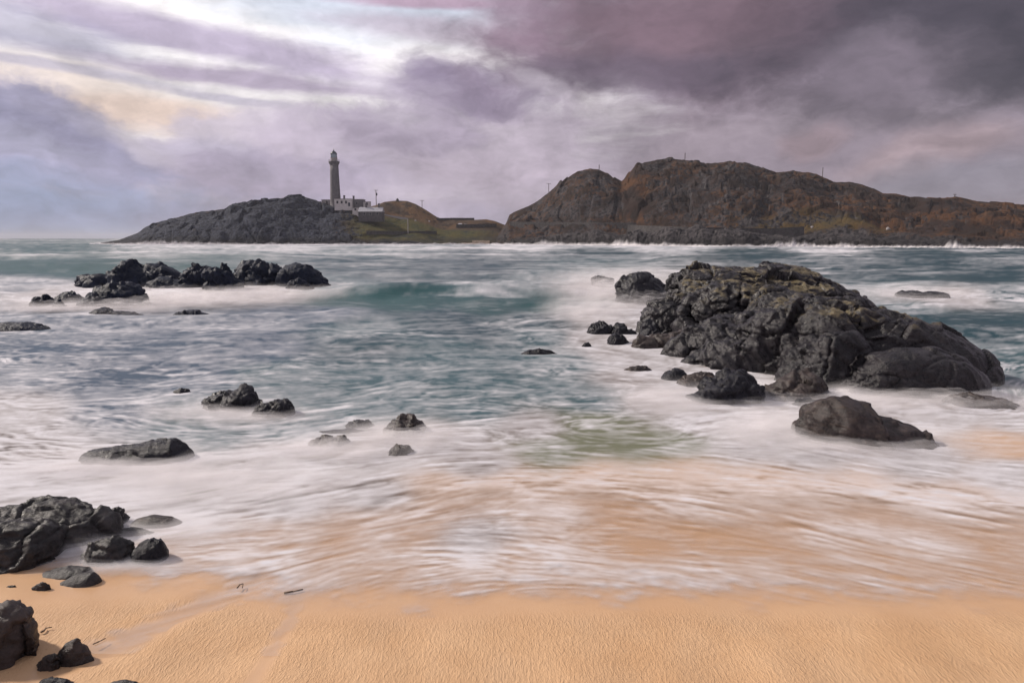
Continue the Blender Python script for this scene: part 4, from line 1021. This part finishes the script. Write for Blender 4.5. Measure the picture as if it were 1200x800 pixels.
def cairn(p, h, label):
    bm = bmesh.new(); lathe(bm, [(h * .7, -1), (h * .62, h * .2), (h * .5, h * .5), (h * .42, h * .8), (h * .2, h)], 9)
    me_o = bm_obj('cairn', bm, M_stone); me_o.location = p; tag(me_o, label, 'cairn')
cairn(spot(left, 467, 235.5), 1.9, 'small stone cairn on top of the brown mound right of the lighthouse')

def wall(hill, pts, h, thick, mat, label, name='stone_wall', cat='wall', group='stone walls on the headlands', sink=3):
    """a stone wall following the hill through photo points"""
    P = [spot(hill, *p) for p in pts]
    L = [0]
    for a, b in zip(P[:-1], P[1:]): L.append(L[-1] + float(np.hypot(*(b - a)[:2])))
    s = np.linspace(0, L[-1], max(12, int(L[-1] / 1.2))); A = np.array(P)
    X, Y, Z = (np.interp(s, L, A[:, i]) for i in range(3))
    hh = h * (1 + 0.10 * perlin(np.stack([s / 2.2, 0 * s + 3, 0 * s], 1))) 
    sec = [(-thick / 2, -sink), (-thick * .42, 1), (thick * .42, 1), (thick / 2, -sink)]
    V = np.array([[(X[i], Y[i] + a, Z[i] + (b if b < 0 else hh[i])) for a, b in sec] for i in range(len(s))]).reshape(-1, 3)
    q = grid_quads(len(s), 4)
    return tag(link(name, mesh_np(name, V, q, mat, False)), label, cat, group)
wall(left, [(430, 274), (470, 274.5), (512, 274)], 2.0, .9, M_stone, 'dark drystone wall along the foot of the green slope behind the shore')
wall(left, [(512, 258), (530, 257.5), (556, 257.5)], 1.4, .9, M_stone, 'dark drystone wall on the skyline right of the brown mound')
wall(left, [(535, 267), (560, 266.5), (582, 266)], 2.4, .9, M_stone, 'dark drystone wall behind the pale huts near the strait between the headlands')
wall(right, [(597, 262.5), (650, 263), (700, 263.5), (745, 264)], 1.5, .8, M_stone, 'low dark parapet wall along the shore road below the left of the moor')
def retaining_wall(pts, drop, label):
    out = []
    for px, py in pts:
        Y = spot(right, px, py + 3)[1] - 9; out.append([float(a) for a in at(px, py, Y)])
    A = np.array(out); n = 90; u = np.linspace(0, len(pts) - 1, n)
    X, Y, Z = (np.interp(u, range(len(pts)), A[:, k]) for k in range(3)); Y = np.convolve(np.pad(Y, 8, 'edge'), np.ones(17) / 17, 'valid')
    X = X / np.interp(u, range(len(pts)), A[:, 1]) * Y; Z = Z + 0.15 * perlin(np.stack([u * 9, 0 * u + 2, 0 * u], 1))
    V = np.stack([np.stack([X + 0 * a, Y + a, Z + b], 1) for a, b in ((-1.6, -drop), (-.5, 0), (.6, 0.003), (3.0, -drop))], 1).reshape(-1, 3)
    tag(link('retaining_wall', mesh_np('retaining_wall', V, grid_quads(n, 4), M_stone, False)), label, 'wall', 'stone walls on the headlands')
retaining_wall([(735, 263.5), (760, 264.5), (800, 265.8), (860, 267), (905, 267.5), (942, 265.5)], 9, 'tall dark retaining wall along the shore road below the middle of the moor')
wall(left, [(448, 251.5), (462, 254), (478, 256.5)], 0.7, 3.0, M_road, 'pale grey track wall slanting down right of the dark shed', name='track_wall', sink=2)

def slab(hill, px, py, w, h, d, mat, label, name, cat, group=None):
    p = spot(hill, px, py); bm = bmesh.new(); box(bm, -w / 2, w / 2, -d / 2, d / 2, -1.5, h)
    bmesh.ops.bevel(bm, geom=list(bm.edges), offset=min(w, h, d) * .12, segments=2)
    o = bm_obj(name, bm, mat); o.location = p; return tag(o, label, cat, group)
def jetty():
    p = spot(left, 566, 285); r = empty('jetty', (p[0], p[1] - 2, 0), 'pale ochre stone jetty at the water below the strait between the headlands', 'jetty')
    bm = bmesh.new(); box(bm, -7, 4.5, -3, 3, -1, 2.4); bmesh.ops.bevel(bm, geom=list(bm.edges), offset=.2, segments=1); bm_obj('quay', bm, M_ochre, r)
    bm = bmesh.new(); box(bm, -14, -7.003, -2, 2, -1, 0.9); bm_obj('step', bm, M_ochre, r)
jetty()
def hut(px, py, k, label):
    p = spot(left, px, py); r = empty('hut', tuple(p), label, 'hut', 'pale huts by the strait')
    bm = bmesh.new(); box(bm, -1.1 * k, 1.1 * k, -1, 1, -1, 1.7 * k); bm_obj('wall', bm, M_white, r)
    bm = bmesh.new(); v = [bm.verts.new(c) for c in ((-1.25 * k, -1.2, 1.7 * k), (1.25 * k, -1.2, 1.7 * k), (1.25 * k, 1.2, 1.7 * k), (-1.25 * k, 1.2, 1.7 * k), (-1.25 * k, 0, 2.4 * k), (1.25 * k, 0, 2.4 * k))]
    for f in ((0, 1, 5, 4), (2, 3, 4, 5), (0, 4, 3), (1, 2, 5), (0, 3, 2, 1)): bm.faces.new([v[i] for i in f])
    bm_obj('roof', bm, M_slate, r)
hut(539.5, 266, 1.1, 'tiny white hut by the strait, left of two')
hut(546, 266, .9, 'tiny white hut by the strait, right of two')
def stone_block(hill, px, py, sz, label):
    p = spot(hill, px, py); bm = bmesh.new(); bmesh.ops.create_icosphere(bm, subdivisions=3, radius=sz)
    for v in bm.verts: v.co *= 0.8 + 0.35 * float(perlin(np.array([[v.co.x * 1.3 / sz + px, v.co.y * 1.3 / sz, v.co.z * 1.3 / sz]]))[0])
    o = bm_obj('pale_stone', bm, M_trim, None, True); o.location = p; return tag(o, label, 'stone', 'pale stones by the shore road')
stone_block(left, 487.5, 259, 1.0, 'small pale stone at the right end of the slanting track')
stone_block(left, 503.5, 259.5, 1.0, 'small pale stone under the right slope of the brown mound')
stone_block(right, 950, 267, 1.1, 'pale stone at the right end of the tall retaining wall')
stone_block(right, 1039, 268.5, 1.2, 'white stone standing on the moor above the shore rocks')

# ------------------------------------------------------------------ flotsam on the sand
M_weed = simple('dried_weed', (0.10, 0.06, 0.035), .7, 30, .4)
def twig(pts, r, label, name='driftwood_stick', cat='stick', z=0.015):
    W = [on_ground(*p) for p in pts]
    bm = bmesh.new()
    Pn = [(x, y, float(sand_z(np.float64(x), np.float64(y))) + z) for x, y in W]
    for i, (a, b) in enumerate(zip(Pn[:-1], Pn[1:])): bar(bm, a, b, r * (1 - .2 * i), 6)
    return tag(bm_obj(name, bm, M_weed, None, True), label, cat, 'flotsam on the sand')
twig([(333, 696), (343, 694.5), (355, 692)], .014, 'brown driftwood stick at the edge of the wash near the middle of the sand')
twig([(278, 690), (281, 686), (285, 685), (284, 690)], .008, 'small curl of weed in the wash left of the driftwood stick', 'weed_curl', 'seaweed')
twig([(48, 742), (52, 740), (54, 737), (61, 736)], .009, 'dark forked weed on the sand right of the tall brown boulder', 'weed_strand', 'seaweed')
twig([(109, 756), (116, 753), (124, 749)], .006, 'thin dark twig in the wash channel above the pyramid shaped stone', 'twig', 'twig')

# ------------------------------------------------------------------ sea air
HAZE = 0.00011
if HAZE:
    bm = bmesh.new(); box(bm, -13000, 13000, -13000, 13000, -3.8, 75)
    m, t, b = new_mat('sea_air'); t.n.remove(b)
    vol = t.node('ShaderNodeVolumePrincipled'); vol.inputs['Color'].default_value = (0.86, 0.88, 0.95, 1); vol.inputs['Density'].default_value = HAZE
    t.link(vol.outputs[0], t.n['Material Output'].inputs['Volume'])
    tag(bm_obj('haze', bm, m), kind='stuff')
